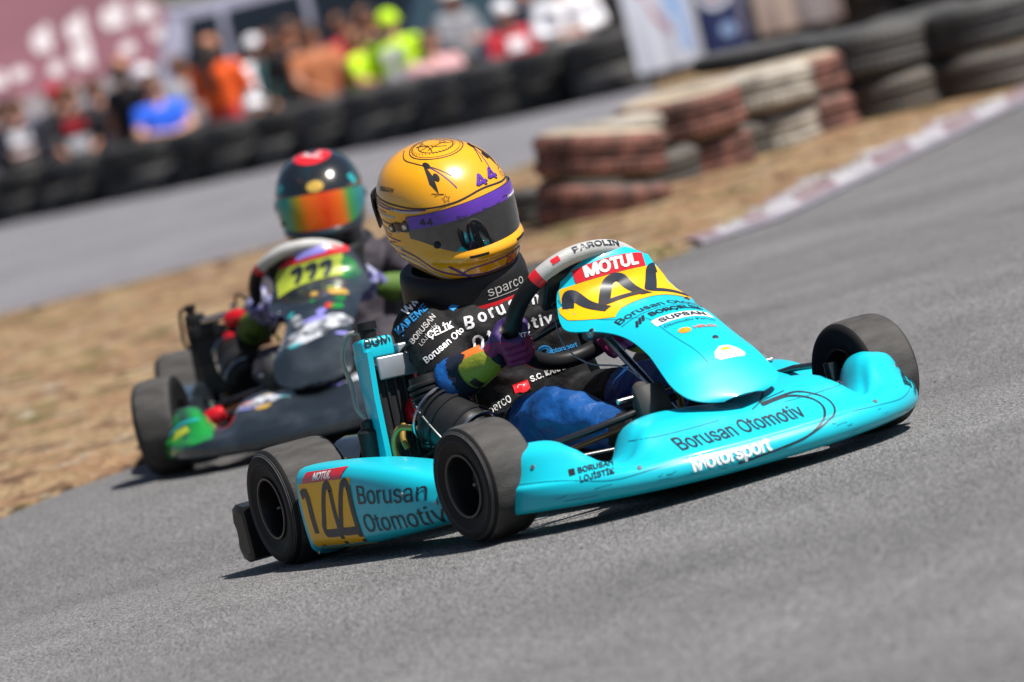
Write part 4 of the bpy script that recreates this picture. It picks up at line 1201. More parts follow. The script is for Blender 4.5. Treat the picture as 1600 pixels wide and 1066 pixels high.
    b.tube([(1.02, -.05, .09), (.98, -.03, .22), (.90, -.02, .34)], .008, 'brass' if K['text'] else 'steel')
    b.tube([(1.02, .05, .09), (.98, .03, .22), (.90, .02, .34)], .008, 'brass' if K['text'] else 'steel')
    b.box((.72, -.03, .37), (.05, .12, .05), 'grey_metal', .012)
    b.build('panel_support', root)
    # ---------------- side pods
    for s in (-1, 1):
        st = [(.165, .0, .012), (.185, .012, .020), (.30, .012, .019), (.45, .008, .012), (.60, -.004, -.006), (.74, -.03, -.034), (.83, -.07, -.062), (.855, -.10, -.075)]
        rows = []
        for x, dy, dz in [(p.x, p.y, p.z) for p in smooth_path(st, 5)]:
            yo = .612 + dy; zt_ = .198 + dz - (0 if s < 0 else .045 + .06*sstep(.2, .6, x)); zb = .020 + (.012 if x > .2 else 0) + max(0, (x-.5))*.06
            f = sstep(.16, .19, x)
            prof = [(yo-.20, zb+.02), (yo-.10, zb), (yo-.03, zb-.002), (yo-.004, zb+.012), (yo+.002, zb+.04), (yo+.004, lerp(zb, zt_, .5)), (yo, zt_-.035), (yo-.010, zt_-.012), (yo-.032, zt_), (yo-.10, zt_-.004), (yo-.17, zt_-.02), (yo-.20, zt_-.05)]
            c = Vector((x, 0, 0))
            rows.append([Vector((x, s*p.x, p.z)) for p in smooth_path([(py, 0, pz) for py, pz in prof], 3)])
        b = MB(); b.grid(rows, col, cv=True)
        b.cap(rows[0], col); b.cap(rows[-1], col)
        if K['text']:
            bv = b.bvh()
            f2 = planar((0, s*.9, 0), (-s, 0, 0), (0, 0, 1), .2)
            o_ = 1 if s < 0 else -1
            XX = (lambda x0: x0) if s < 0 else (lambda x0: -.80 + (x0-.19) - .0)
            q = lambda p2, mm, e=.0012: conform(b, bv, p2, f2, mm, e, facing=0)
            q(rect2d(XX(.200), .030, XX(.200)+.285, .184, .01), 'yellow')
            q(poly2d([(XX(.222), .1845), (XX(.222)+.215, .1845), (XX(.222)+.235, .207), (XX(.222)+.02, .207)], .006), 'red', .0018)
            q(mv(text2d('MOTUL', .0135, bold=.02, shear=.25, xs=1.5, heavy=.05), XX(.222)+.115, .189), 'lettering_white', .0026)
            q(mv(num1(.138, .15), XX(.210), .040, 0, 1.2, 1), 'ink', .0022)
            q(mv(num4(.136, .135), XX(.290), .040, 0, 1.06, 1), 'ink', .0022)
            q(mv(num4(.136, .135), XX(.386), .040, 0, 1.06, 1), 'ink', .0022)
            q(mv(text2d('Borusan', .040, bold=.0, align='L', xs=1.3), XX(.512), .124, -3.5), 'ink', .0020)
            q(mv(text2d('Otomotiv', .040, bold=.0, align='L', xs=1.3), XX(.512), .060, -1), 'ink', .0020)
        if K['text']:
            for x_, z_ in ((.187, .025), (.70, .13), (.80, .10)):
                h_ = bv.ray_cast(Vector((x_, s*.9, z_)), Vector((0, -s, 0)))
                if h_[0]: b.lathe([(0, .0055), (.002, .005), (.0024, .0001)], h_[0], Vector((0, s, 0)), 'grey_metal', 12)
        b.build('side_pod', root, smooth=50)
        b = MB()
        b.tube([(.24, s*.24, .06), (.26, s*.50, .07), (.36, s*.57, .075), (.62, s*.56, .075), (.74, s*.50, .07), (.76, s*.24, .06)], .010, 'frame_black')
        b.tube([(.26, s*.50, .07), (.27, s*.53, .14), (.40, s*.55, .15), (.64, s*.54, .15), (.72, s*.49, .07)], .008, 'frame_black')
        b.build('side_bar', root)
    # ---------------- rear bumper
    b = MB()
    rows = []
    for y in [-.640, -.636, -.60, -.5, -.3, 0, .3, .5, .60, .636, .640]:
        k = .75 if abs(y) > .638 else 1
        zc = .088 + (.0 if abs(y) > .45 else .02)
        ring = [(-.115, .062), (-.155, .070), (-.185, .060), (-.196, .035), (-.186, .018), (-.188, -.012), (-.199, -.034), (-.186, -.058), (-.155, -.068), (-.115, -.060)]
        rows.append([Vector((-.155 + (px+.155)*k - .035, y, zc + pz*k)) for px, pz in ring])
    b.grid(rows, 'black_plastic', cv=True); b.cap(rows[0], 'black_plastic'); b.cap(rows[-1], 'black_plastic')
    for s in (-1, 1): b.tube([(-.15, s*.2, .09), (-.03, s*.2, .06)], .012, 'frame_black')
    b.build('rear_bumper', root, smooth=35)
    # ---------------- chassis
    b = MB(); T = lambda p, r_=.014, mm='frame_black': b.tube(smooth_path(p, 5), r_, mm)
    for s in (-1, 1):
        T([(-.05, s*.30, .06), (.20, s*.30, .045), (.55, s*.26, .045), (.80, s*.20, .045), (1.05, s*.17, .05), (1.12, s*.12, .055)])
        T([(.90, s*.18, .05), (.93, s*.33, .06), (.95, s*.40, .08)])
        b.lathe([(-.045, .016), (.045, .016)], (.95, s*.36, rf), (0, 0, 1), 'frame_black', 14, caps=True)
        b.tube([(.95, s*.36, rf), (.95, s*.43, rf)], .011, 'frame_black')
        b.tube([(1.03, s*.09, .11), (1.0, s*.36, rf)], .007, 'frame_black')
    T([(1.12, -.12, .055), (1.13, 0, .055), (1.12, .12, .055)]); T([(.35, -.28, .045), (.35, .28, .045)]); T([(.02, -.30, .06), (.02, .30, .06)]); T([(.70, -.22, .045), (.70, .22, .045)])
    T([(1.02, -.20, .05), (1.13, -.20, .13), (1.15, 0, .14), (1.13, .20, .13), (1.02, .20, .05)], .009)
    T([(.92, -.36, .155), (1.0, -.22, .175), (1.03, -.06, .195)], .0085, 'frame_black')
    T([(.90, -.36, .128), (.98, -.23, .150), (1.0, -.16, .160)], .006, 'copper')
    b.tube([(0, -.56, rr), (0, K.get('rl', .545), rr)], .0175, 'steel')
    b.build('chassis_frame', root)
    b = MB(); b.box((.80, 0, .032), (.68, .40, .004), 'black', .001); b.build('floor_tray', root)
    b = MB(); b.lathe([(-.004, .03), (-.004, .085), (.004, .085), (.004, .03)], (0, .10, rr), (0, 1, 0), 'steel', 40)
    b.build('brake_disc', root)
    b = MB()
    b.lathe([(-.004, .03), (-.004, .090), (.004, .090), (.004, .03)], (0, -.22, rr), (0, 1, 0), 'grey_metal', 48)
    b.build('sprocket', root)
    # ---------------- seat
    b = MB()
    prof = [(.47, .135), (.43, .098), (.34, .070), (.22, .062), (.12, .085), (.05, .15), (.00, .24), (-.04, .33), (-.06, .385), (-.075, .392)]
    c = smooth_path([(x, 0, z) for x, z in prof], 4); rows = []
    for i, p in enumerate(c):
        u = i/(len(c)-1)
        hw = interps([(0, .15), (.25, .165), (.5, .178), (.75, .185), (1, .15)], u); wing = interps([(0, .05), (.25, .10), (.5, .16), (.7, .13), (.9, .05), (1, .02)], u)
        tn = (c[min(i+1, len(c)-1)] - c[max(i-1, 0)]).normalized(); nn = Vector((-tn.z, 0, tn.x))
        if nn.z < 0 and u < .6: nn = -nn
        nn = Vector((nn.x if nn.x > 0 or u < .5 else -nn.x, 0, nn.z))
        if u > .5: nn = Vector((abs(nn.x), 0, abs(nn.z)))
        rows.append([p + Vector((0, v*hw, 0)) + nn*wing*abs(v)**3 for v in [-1+2*j/16 for j in range(17)]])
    b.shell(rows, .005, 'black_gloss'); b.build('seat', root, smooth=60)
    # ---------------- steering
    C0 = Vector((.60, -.034, .424)); U = Vector((math.sin(R(44)), 0, math.cos(R(44)))); Y = Vector((0, 1, 0)); Nn = Vector((-math.cos(R(44)), 0, math.sin(R(44))))
    turn = K['turn']
    rim = lambda th, rad=.160: C0 + (U*math.cos(th) + Y*math.sin(th))*rad
    b = MB(); n = 96; pts = [rim(2*PI*k/n) for k in range(n)]
    def rimmat(i, j):
        a = (360*i/n - turn + 180) % 360 - 180
        if abs(a) < 48: return K['wheel_top']
        if abs(a) < 56: return 'red'
        return 'black'
    b.tube(pts, [.0195]*n, 'black', 14, closed=True, mfn=rimmat)
    if K['text']:
        bv = b.bvh()
        def fr_(x, y):
            a = R(turn) + x/.160
            d = (U*math.cos(a)+Y*math.sin(a))
            out = (d*.94 - Nn*.34).normalized()
            tt = Nn*.94 + d*.34
            base = C0 + d*.160
            return base + out*.10 + tt*(y), -out
        conform(b, bv, mv(text2d('PAROLIN', .012, bold=.01, xs=1.5, heavy=.03), .01, -.004), fr_, 'ink', .0012)
        conform(b, bv, rect2d(-.093, -.005, -.075, .007, .006), fr_, 'red', .0012)
    for th in (0, 125, -125):
        a = R(th + turn); d = U*math.cos(a)+Y*math.sin(a)
        b.tube([C0 + d*.02 - Nn*.012, C0 + d*.09 - Nn*.006, C0 + d*.155], [.012, .010, .008], 'black_gloss', 8)
    b.lathe([(-.03, .0001), (-.03, .034), (.004, .036), (.006, .0001)], C0, Nn, 'black_gloss', 20)
    b.build('steering_wheel', root, smooth=60)
    b = MB(); b.tube([C0 - Nn*.01, (1.00, -.02, .10)], .010, 'steel'); b.build('steering_column', root)
    b = MB()
    Rd = Matrix((Y, U, Nn)).transposed()
    b.box(C0 + U*.075 - Nn*.004 - Y*.050, (.10, .10, .035), 'black_plastic', .008, Rd)
    b.box(C0 + U*.075 + Nn*.015 - Y*.050, (.08, .055, .002), 'glass_dark', .0005, Rd)
    b.lathe([(0, .0085), (.002, .0085), (.002, .006), (0, .006)], C0 + U*.045 - Nn*.023 - Y*.075, -Nn, 'grey_metal', 20)
    b.build('data_display', root)
    b = MB(); b.box(C0 + U*.115 - Nn*.01 + Y*.03, (.10, .012, .02), 'steel', .003, Rd); b.build('display_bracket', root)
    # ---------------- fuel tank, pedals
    b = MB(); b.box((.66, 0, .115), (.20, .18, .15), 'black_plastic', .03); b.lathe([(0, .028), (.015, .028), (.018, .0001)], (.66, .03, .19), (0, 0, 1), 'red', 20); b.build('fuel_tank', root, smooth=50)
    for s in (-1, 1):
        b = MB(); b.tube([(1.06, s*.15, .07), (1.05, s*.15, .16), (1.01, s*.13, .20)], .006, 'steel'); b.tube([(1.015, s*.06, .215), (1.015, s*.19, .215)], .006, 'steel'); b.build('pedal', root)
    # ---------------- radiator
    b = MB()
    Mr = Matrix.Translation(K.get('rad_at', (.21, -.352, .128))) @ Matrix.Rotation(R(-3), 4, 'X') @ Matrix.Rotation(R(-2), 4, 'Y') @ Matrix.Scale(K.get('rad_scale', 1), 4)
    k0 = len(b.v)
    P = [[Vector((x, -.063, z)), Vector((x, -.050, z))] for x, z in ((-.036, 0), (.016, 0), (.020, .20), (.034, .300), (-.050, .300), (-.044, .20), (-.036, 0))]
    b.grid(P, K['rad']); b.cap([p[0] for p in P[:-1]], K['rad']); b.cap([p[1] for p in P[:-1]], K['rad'])
    b.box((-.014, -.026, .306), (.066, .078, .050), K['rad'], .010)
    b.box((.026, .014, .258), (.010, .112, .052), K['rad_in'], .004); b.box((.0, .044, .292), (.040, .050, .030), K['rad_in'], .005); b.box((.010, .066, .205), (.042, .008, .150), K['rad_in'], .003)
    b.box((-.005, 0, .006), (.05, .12, .024), 'radiator_core', .004)
    b.xf(Mr, k0)
    if K['text']:
        bv = b.bvh()
        conform(b, bv, text2d('BGM', .020, bold=.008, heavy=.04, xs=1.05), planar(Mr @ Vector((.3, -.027, .3025)), (0, 1, 0), (0, 0, 1), .1), 'ink', .0012, facing=-.3)
    rad = b.build('radiator', root, smooth=35)
    b = MB(); k0 = len(b.v)
    b.box((-.008, .0, .145), (.030, .096, .245), 'radiator_core', 0)
    for k in range(9):
        y = -.044 + k*.011
        if k % 2 == 0:
            b.box((.010, y, .16), (.006, .0075, .22), 'fin_dark', .002)
        for q in range(26 if k < 8 else 0):
            z0_ = .022 + q*.0038
            b.box((.0105, y+.0055, z0_), (.004, .0045, .0014), 'radiator_wire', 0)
    for k in range(9): b.box((.0115, -.044+k*.011, .068), (.003, .0012, .10), 'radiator_wire', 0)
    b.xf(Mr, k0); b.build('core', rad, smooth=35)
    b = MB(); k0 = len(b.v)
    b.lathe([(0, .019), (.030, .019), (.032, .023), (.050, .023), (.053, .0001)], (-.005, -.035, .318), (0, 0, 1), 'black', 20)
    b.xf(Mr, k0); b.build('cap', rad, smooth=35)
    b = MB()
    top_ = Mr @ Vector((-.01, -.040, .345))
    b.tube(smooth_path([top_, top_ + Vector((-.03, -.03, .004)), top_ + Vector((-.06, -.045, -.045)), top_ + Vector((-.055, -.04, -.11)), (.155, -.425, .315), (.165, -.415, .285)], 6), .0055, K['hose'], 8)
    b.build('overflow_hose', root)
    b = MB(); b.lathe([(-.05, .0001), (-.05, .026), (.022, .027), (.03, .016), (.045, .016), (.05, .0001)], (.165, -.415, .235), (.12, 0, 1), 'black_plastic', 18); b.build('overflow_bottle', root, smooth=40)
    # ---------------- engine
    b = MB()
    b.box((.17, -.27, .115), (.15, .13, .12), 'grey_metal', .02)
    for k in range(6): b.box((.19, -.275, .185+k*.011), (.105, .10, .006), 'black', .002)
    b.tube([(.25, -.30, .18), (.30, -.31, .19), (.335, -.31, .20)], .020, 'steel', 12)
    en = b.build('engine', root, smooth=35)
    b = MB()
    b.lathe([(0, .050), (.012, .052), (.030, .050), (.048, .038), (.055, .025), (.056, .0001)], (.21, -.285, .255), (0, 0, 1), 'red_engine', 28)
    for k in range(6):
        a = 2*PI*k/6; b.lathe([(0, .008), (.022, .008), (.026, .0001)], (.21+.036*math.cos(a), -.285+.036*math.sin(a), .285), (0, 0, 1), 'red_engine' if k % 2 else 'steel', 10)
    b.box((.235, -.305, .285), (.05, .05, .045), 'red_engine', .012)
    b.build('cylinder_head', en, smooth=40)
    b = MB(); b.tube([(.21, -.285, .30), (.21, -.285, .345)], .009, 'steel'); b.tube(smooth_path([(.21, -.285, .345), (.22, -.28, .385), (.26, -.20, .395), (.28, -.15, .33)], 5), .004, 'black'); b.lathe([(0, .012), (.03, .011), (.032, .0001)], (.21, -.285, .335), (0, 0, 1), 'red_engine', 12)
    b.build('spark_plug', en, smooth=40)
    b = MB()
    b.box((.285, -.315, .215), (.06, .05, .06), 'steel', .012); b.tube([(.26, -.345, .235), (.32, -.345, .245)], .008, 'steel'); b.lathe([(0, .016), (.04, .015), (.042, .0001)], (.285, -.315, .24), (0, 0, 1), 'alu', 14)
    b.build('carburettor', en, smooth=35)
    # intake silencer: ribbed rubber neck on a big rounded black can
    b = MB()
    can = [(-.08, .0001), (-.08, .036), (-.070, .054), (-.045, .063), (.0, .067), (.05, .066), (.078, .055), (.09, .038), (.09, .0001)]
    pp = smooth_path([(a, r_, 0) for a, r_ in can], 4)
    b.lathe([(p.x, max(p.y, 1e-4)) for p in pp], (.430, -.315, .228), (.80, .25, -.55), 'black_plastic', 40)
    for a in (-.05, -.02, .04): b.lathe([(a-.004, .069), (a, .0725), (a+.004, .069)], (.430, -.315, .228), (.80, .25, -.55), 'black_plastic', 40)
    for k in range(4): b.lathe([(k*.013, .036), (k*.013+.004, .042), (k*.013+.009, .042), (k*.013+.013, .036)], (.372, -.335, .288), (-.10, -.02, 1), 'black', 28)
    b.lathe([(.052, .036), (.066, .034), (.068, .0001)], (.372, -.335, .288), (-.10, -.02, 1), 'black', 28)
    b.build('intake_silencer', root, smooth=50)
    b = MB()
    b.tube(smooth_path([(.33, -.375, .245), (.30, -.395, .25), (.275, -.405, .225), (.272, -.405, .185), (.30, -.40, .150), (.36, -.39, .130), (.42, -.37, .125)], 7), .0075, 'brass', 10)
    b.build('fuel_hose', root)
    b = MB(); b.tube(smooth_path([(.19, -.32, .39), (.25, -.30, .425), (.32, -.26, .40), (.34, -.22, .33), (.30, -.20, .26)], 7), .0045, 'black', 8); b.build('clutch_cable', root)
    b = MB(); b.tube(smooth_path([(.215, -.305, .165), (.27, -.33, .15), (.31, -.31, .17), (.30, -.29, .21)], 7), .012, 'black', 12)
    for p_, d_ in (((.222, -.308, .163), (1, -.4, -.2)), ((.302, -.293, .200), (0, .3, 1))): b.lathe([(-.005, .0125), (-.005, .0142), (.005, .0142), (.005, .0125)], p_, d_, 'steel', 16)
    b.build('water_hose', root)
    b = MB()
    for a in (-.066, .068): b.lathe([(a-.003, .066), (a-.003, .0695), (a+.003, .0695), (a+.003, .066)], (.430, -.315, .228), (.80, .25, -.55), 'steel', 40)
    b.tube(smooth_path([(.36, -.37, .30), (.42, -.385, .27), (.47, -.375, .215), (.49, -.35, .17)], 6), .002, 'hose_clear', 6)
    b.build('silencer_clamp', root)
    b = MB(); b.tube(smooth_path([(.245, -.36, .255), (.255, -.375, .225), (.262, -.372, .20)], 6), .007, 'brass', 10); b.build('breather_hose', root)
    # exhaust and chain guard behind the side pod
    b = MB()
    rows = []
    for x in [-.12, -.115, -.06, .0, .05, .075, .08]:
        k = .8 if x in (-.12, .08) else 1
        rows.append([Vector((x, -.36 + .065*k*math.cos(a), .155 + (.085*k)*math.sin(a)*(1.1 if math.sin(a) > 0 else 1))) for a in [2*PI*j/16 for j in range(16)]])
    b.grid(rows, 'black_gloss', cv=True); b.cap(rows[0], 'black'); b.cap(rows[-1], 'black')
    b.box((.03, -.425, .20), (.035, .004, .010), 'yellow', .001)
    b.build('chain_guard', root, smooth=45)
    b = MB(); b.tube(smooth_path([(.12, -.20, .15), (.0, -.16, .18), (-.10, .0, .16), (-.14, .12, .14)], 5), [.02]*4+[.03]*4+[.042]*4+[.04]*4, 'grey_metal', 14); b.build('exhaust', root)
    b = MB(); b.tube(smooth_path([(.62, -.10, .47), (.66, -.12, .36), (.72, -.10, .30), (.80, -.05, .27), (.85, -.02, .20)], 8), .002, 'alu', 6); b.build('throttle_cable', root)

def add_clamps(root):
    for p, d in (((.40, -.30, .365), (.3, 1, .1)), ((.40, -.285, .275), (0, 1, .4)), ((1.03, -.34, .135), (0, 1, .2)), ((.40, -.33, .30), (0, .2, 1))):
        b = MB(); b.lathe([(-.03, .0001), (-.03, .020), (-.012, .027), (.012, .027), (.03, .020), (.03, .0001)], p, d, 'red_engine', 16)
        b.tube([Vector(p) + Vector((0, 0, .02)), Vector(p) + Vector((.0, .0, .045))], .008, 'steel', 8); b.build('clamp', root, smooth=40)
    b = MB(); b.tube([(.31, -.41, .375), (.38, -.30, .380)], .011, 'steel'); b.build('radiator_stay', root)
    b = MB(); b.lathe([(0, .0001), (0, .045), (.12, .050), (.15, .04), (.155, .0001)], (.42, -.30, .10), (0, .1, 1), 'grey_metal', 20); b.build('air_duct', root, smooth=40)
KM = Matrix.Translation((0, 0, -.035)) @ Matrix.Rotation(R(-2), 4, 'X') @ Matrix.Rotation(R(-66), 4, 'Z')
kart = tag(empty('racing_kart', KM), 'turquoise racing kart with yellow 144 number plates leading on the track', 'kart')
build_kart(kart, dict(body='cyan', edge='black', text=True, steer=6, fl=.437, rl=.455, turn=4, wheel_top='wheel_silver', rad='cyan', rad_in='alu', hose='hose_clear'))
K2M = Matrix.Translation((-.40, 3.87, .004)) @ Matrix.Rotation(R(-95), 4, 'Z')
kart2 = tag(empty('racing_kart', K2M), 'dark holographic racing kart with lime number plate following behind', 'kart')
build_kart(kart2, dict(body='holo', edge='black', text=False, steer=-4, turn=0, wheel_top='wheel_silver', rad='black_plastic', rad_in='black_plastic', hose='black', rf=.14, rr=.145, rad_at=(.30, -.430, .150), rad_scale=.76))
add_clamps(kart2)

# ------------------------------------------------------------------ drivers
HZ = [(-.138, .118, -.088, .096), (-.130, .140, -.100, .106), (-.112, .160, -.113, .116), (-.085, .170, -.127, .123), (-.05, .171, -.141, .129), (-.01, .167, -.152, .132),
      (.03, .161, -.160, .134), (.065, .151, -.158, .131), (.098, .130, -.147, .120), (.126, .101, -.125, .101), (.147, .066, -.092, .072), (.159, .034, -.054, .040), (.163, .012, -.026, .016)]
def hring(z, off=0.0):
    xf = interps([(q[0], q[1]) for q in HZ], z) + off; xb = interps([(q[0], q[2]) for q in HZ], z) - off; w = interps([(q[0], q[3]) for q in HZ], z) + off
    return xf, xb, w
def hpoint(z, az, off=0.0):
    xf, xb, w = hring(z, off)
    c, s = math.cos(az), math.sin(az); e = 2/2.25
    cx = (abs(c)**e)*(1 if c > 0 else -1); sy = (abs(s)**e)*(1 if s > 0 else -1)
    return Vector(((xf if cx > 0 else -xb)*cx, w*sy, z))
def ztop(az):     # upper edge of the visor
    a = abs(az)/R(82); return lerp(.064, .042, min(1, a)**2)
def zbot(az):
    a = abs(az)/R(82); return lerp(-.040, -.010, sstep(.45, 1.0, a)) - .004*math.cos(az)

def build_helmet(parent, Mh, K):
    b = MB(); n = 64
    zs = [lerp(-.138, .1405, (1-math.cos(PI*min(1, k/40*.96+.04)))/2) if False else lerp(-.138, .163, k/48) for k in range(49)]
    def sh(z, az, p):
        # chin ridge under the visor
        if abs(az) < R(80) and -.082 < z < -.040:
            k = math.sin(PI*(z+.082)/.042) * math.cos(az*R(90)/R(80))**.7
            p = p + Vector((math.cos(az), math.sin(az), 0))*.0145*k
        return p
    def cut(p, az):      # the lower rim rises towards the neck
        az = (az + PI) % (2*PI) - PI
        return p + Vector((0, 0, .042*sstep(R(35), R(115), abs(az))*max(0, min(1, (-.045 - p.z)/.093))))
    rows = [[cut(sh(z, (2*PI*j/n + PI) % (2*PI) - PI, hpoint(z, 2*PI*j/n)), 2*PI*j/n) for j in range(n)] for z in zs]
    b.grid(rows, K['shell'], cv=True); b.cap([p + Vector((0, 0, .0015)) for p in rows[-1]], K['shell'])
    b.grid([[p for p in rows[-1]], [p + Vector((0, 0, .0015)) for p in rows[-1]]], K['shell'], cv=True)
    inn = [[cut(hpoint(-.138, 2*PI*j/n), 2*PI*j/n) for j in range(n)], [cut(hpoint(-.136, 2*PI*j/n, -.022), 2*PI*j/n) for j in range(n)], [hpoint(-.07, 2*PI*j/n, -.035) for j in range(n)]]
    b.grid(inn, 'black', cv=True); b.cap(inn[-1], 'black')
    t = MB(); t.grid(rows, 'black', cv=True); t.cap(rows[-1], 'black'); bv = t.bvh()
    side = lambda az, z: (Vector((math.cos(az)*.6, math.sin(az)*.6, z)), -Vector((math.cos(az), math.sin(az), 0)))
    sfn = lambda x, y: side(R(x), y)          # x azimuth in degrees, y height in metres
    top = lambda x, y: (Vector((x, y, .6)), Vector((0, 0, -1)))
    S = lambda p2, mm, e=.0009: conform(b, bv, p2, sfn, mm, e)
    Tp = lambda p2, mm, e=.0009: conform(b, bv, p2, top, mm, e, facing=.1)
    def aim(az, el):      # a sticker frame looking at the shell from azimuth / elevation
        d = Vector((math.cos(az)*math.cos(el), math.sin(az)*math.cos(el), math.sin(el)))
        X = Vector((-math.sin(az), math.cos(az), 0)); Y = d.cross(X)
        o = Vector((.005, 0, 0))
        return planar(o + d*.25, X, Y, .2)
    A = lambda p2, az, el, mm, e=.0011: conform(b, bv, p2, aim(R(az), R(el)), mm, e)
    az_line = lambda pts, w, mm, nn=8: S((lambda r: ([(x, y/430) for x, y in r[0]], r[1]))(ribbon2d([(x, y*430) for x, y in pts], w*720, n=nn)), mm)
    if K['kind'] == 'gold':
        # emblem on the crown: rings with plain inner strokes
        for r_, w in ((.062, .0022), (.056, .0012), (.040, .0018)): Tp(ring2d(.010, 0, r_*.92, w, 40, r_), 'line_black')
        for p in ([(-.036, -.01), (-.01, .012), (.012, -.012), (.034, .012)], [(-.03, .022), (.0, .005), (.028, .03)], [(-.028, -.026), (.004, -.018), (.03, -.028)], [(.0, -.038), (.006, .0), (0, .038)], [(-.02, -.03), (-.012, .03)], [(.018, -.03), (.014, .028)]):
            Tp(ribbon2d(p, .0022, n=6), 'line_black')
        for k in range(36):
            a = 2*PI*k/36; Tp(ribbon2d([(.046*.92*math.cos(a), .046*math.sin(a)), (.053*.92*math.cos(a+.06), .053*math.sin(a+.06))], .0014), 'line_black')
        # sweeping crown line and purple strokes
        az_line([(-178, .070), (-150, .070), (-120, .066), (-90, .063), (-60, .061), (-30, .066), (0, .075), (30, .066), (60, .061), (90, .063), (130, .067), (178, .070)], .0022, 'line_black')
        Tp(ribbon2d([(-.055, -.040), (-.02, -.070), (.03, -.073), (.07, -.060), (.105, -.045)], .0020, n=8), 'line_black')
        Tp(ribbon2d([(-.055, .040), (-.02, .070), (.03, .073), (.07, .060), (.105, .045)], .0020, n=8), 'line_black')
        Tp(ribbon2d([(.04, -.070), (.09, -.060), (.125, -.052)], .0022, n=8), 'purple_line'); Tp(ribbon2d([(.04, .070), (.09, .060), (.125, .052)], .0022, n=8), 'purple_line')
        for s_ in (-1, 1):
            # crown vents with their dark wings, star
            for dx, dy, rx, ry in ((.050, .066, .011, .0055), (.085, .072, .009, .0055)): Tp(disc2d(dx, s_*dy, rx, 16, ry), 'black', .0014)
            Tp(poly2d([(.040, s_*.068), (.080, s_*.090), (.104, s_*.088), (.080, s_*.076)], .01), 'line_black', .0012)
            A(ribbon2d([(-.016*s_*-1, .006), (.012*s_*-1, .0), (-.010*s_*-1, .0)], .0016), s_*42, 33, 'line_black')
            star = [(.010*math.cos(R(90+36*k))*(1 if k % 2 == 0 else .42), .010*math.sin(R(90+36*k))*(1 if k % 2 == 0 else .42)) for k in range(10)]
            A(ribbon2d(star, .0014, closed=True), s_*36, 29, 'line_black')
            # side lines flowing back
            for k, z in enumerate((.048, .030, .012, -.006, -.024, -.042, -.060, -.078, -.095)):
                mm = ('purple_line', 'silver_line')[k % 2]
                az_line([(s_*178, z+.012), (s_*150, z+.006), (s_*120, z+.002), (s_*96, z+(.0 if k > 3 else .004))], .0019 if mm == 'purple_line' else .0030, mm)
                if k % 3 == 1: az_line([(s_*176, z+.018), (s_*140, z+.013), (s_*110, z+.010)], .0012, 'line_black')
            az_line([(s_*100, .052), (s_*80, .051), (s_*62, .054)], .0024, 'silver_line'); az_line([(s_*130, .060), (s_*95, .055), (s_*75, .056), (s_*55, .058)], .0018, 'purple_line')
            # chin graphics
            az_line([(s_*100, -.045), (s_*78, -.058), (s_*60, -.085), (s_*40, -.100), (s_*20, -.108), (0, -.110)], .0024, 'purple_line')
            az_line([(s_*110, -.075), (s_*80, -.088), (s_*62, -.112), (s_*50, -.128)], .0022, 'purple_line'); az_line([(s_*105, -.060), (s_*80, -.072), (s_*64, -.095), (s_*45, -.112)], .0026, 'silver_line')
            az_line([(s_*44, -.078), (s_*34, -.098), (s_*28, -.112)], .0034, 'purple_line'); az_line([(s_*34, -.098), (s_*24, -.088), (s_*8, -.086), (0, -.086)], .0018, 'purple_line')
            for k in range(3): az_line([(s_*(120+12*k), -.035-.022*k), (s_*(105+10*k), -.03-.022*k)], .0014, 'line_black')
            S(mv(rect2d(-7, -.0026, 7, .0026, .9), s_*20, -.058), 'black', .0014)
        for dz in (-.092, -.100): A(mv(ring2d(0, 0, .010, .0016, 18, .006), 0, 0), 8, -33 if dz < -.095 else -28, 'line_black')
        A(mv(rect2d(-.016, -.010, .016, .010, .006), .0, .0), 10, -31, 'cuff_orange', .0007)
        four = [(x, y) for x, y in fillet([(.66, -.02), (.66, .98), (.0, .28), (.95, .28)], .05)]
        for dx in (-.034, .004):
            g4 = ribbon2d([(x*.030, y*.028) for x, y in four], .0056)
            A(mv(g4, dx+.0022, -.0155), 12, 35, 'line_black', .0010); A(mv(g4, dx, -.013), 12, 35, 'purple', .0020)
        A(mv(text2d('BORUSAN', .009, bold=.02, xs=1.0), .0, .0, 12), -112, 34, 'line_black')
    else:
        Tp(disc2d(.02, 0, .060, 24, .058), 'red'); Tp(mv(ribbon2d([(-.02, -.02), (.02, .0), (-.015, .03)], .008, n=4), .02, 0), 'canopy_white', .0015); Tp(mv(ribbon2d([(.0, -.03), (.02, .0), (.03, .03)], .007, n=4), .02, 0), 'canopy_white', .0015)
        A(mv(rect2d(-.038, -.028, .038, .024, .01), 0, 0), 0, 32, 'black', .0014); A(ribbon2d([(-.045, -.036), (-.045, .030), (.045, .030), (.045, -.036), (-.045, -.036)], .004), 0, 32, 'copper', .0012); A(disc2d(0, -.002, .026, 18, .018), 0, 32, 'gold', .0024)
        for s_ in (-1, 1):
            A(mv(rect2d(-.012, -.016, .012, .016, .008), 0, 0, 20*s_), s_*55, 30, 'teal_holo', .0012)
            az_line([(s_*40, .062), (s_*80, .058), (s_*120, .05)], .003, 'copper'); az_line([(s_*120, .02), (s_*100, -.05), (s_*60, -.10)], .003, 'teal_holo')
    H = b.build('helmet', parent, smooth=60)
    H.matrix_local = Mh
    # visor: its own curved shield with thickness
    rows = []
    for i in range(49):
        az = R(-82 + 164*i/48)
        rows.append([hpoint(lerp(zbot(az), ztop(az), j/10), az, .0042 + .0012*math.sin(PI*j/10)) for j in range(11)])
    v = MB(); v.shell(rows, .003, K['visor']); vt = MB(); vt.grid(rows, 'black'); vbv = vt.bvh()
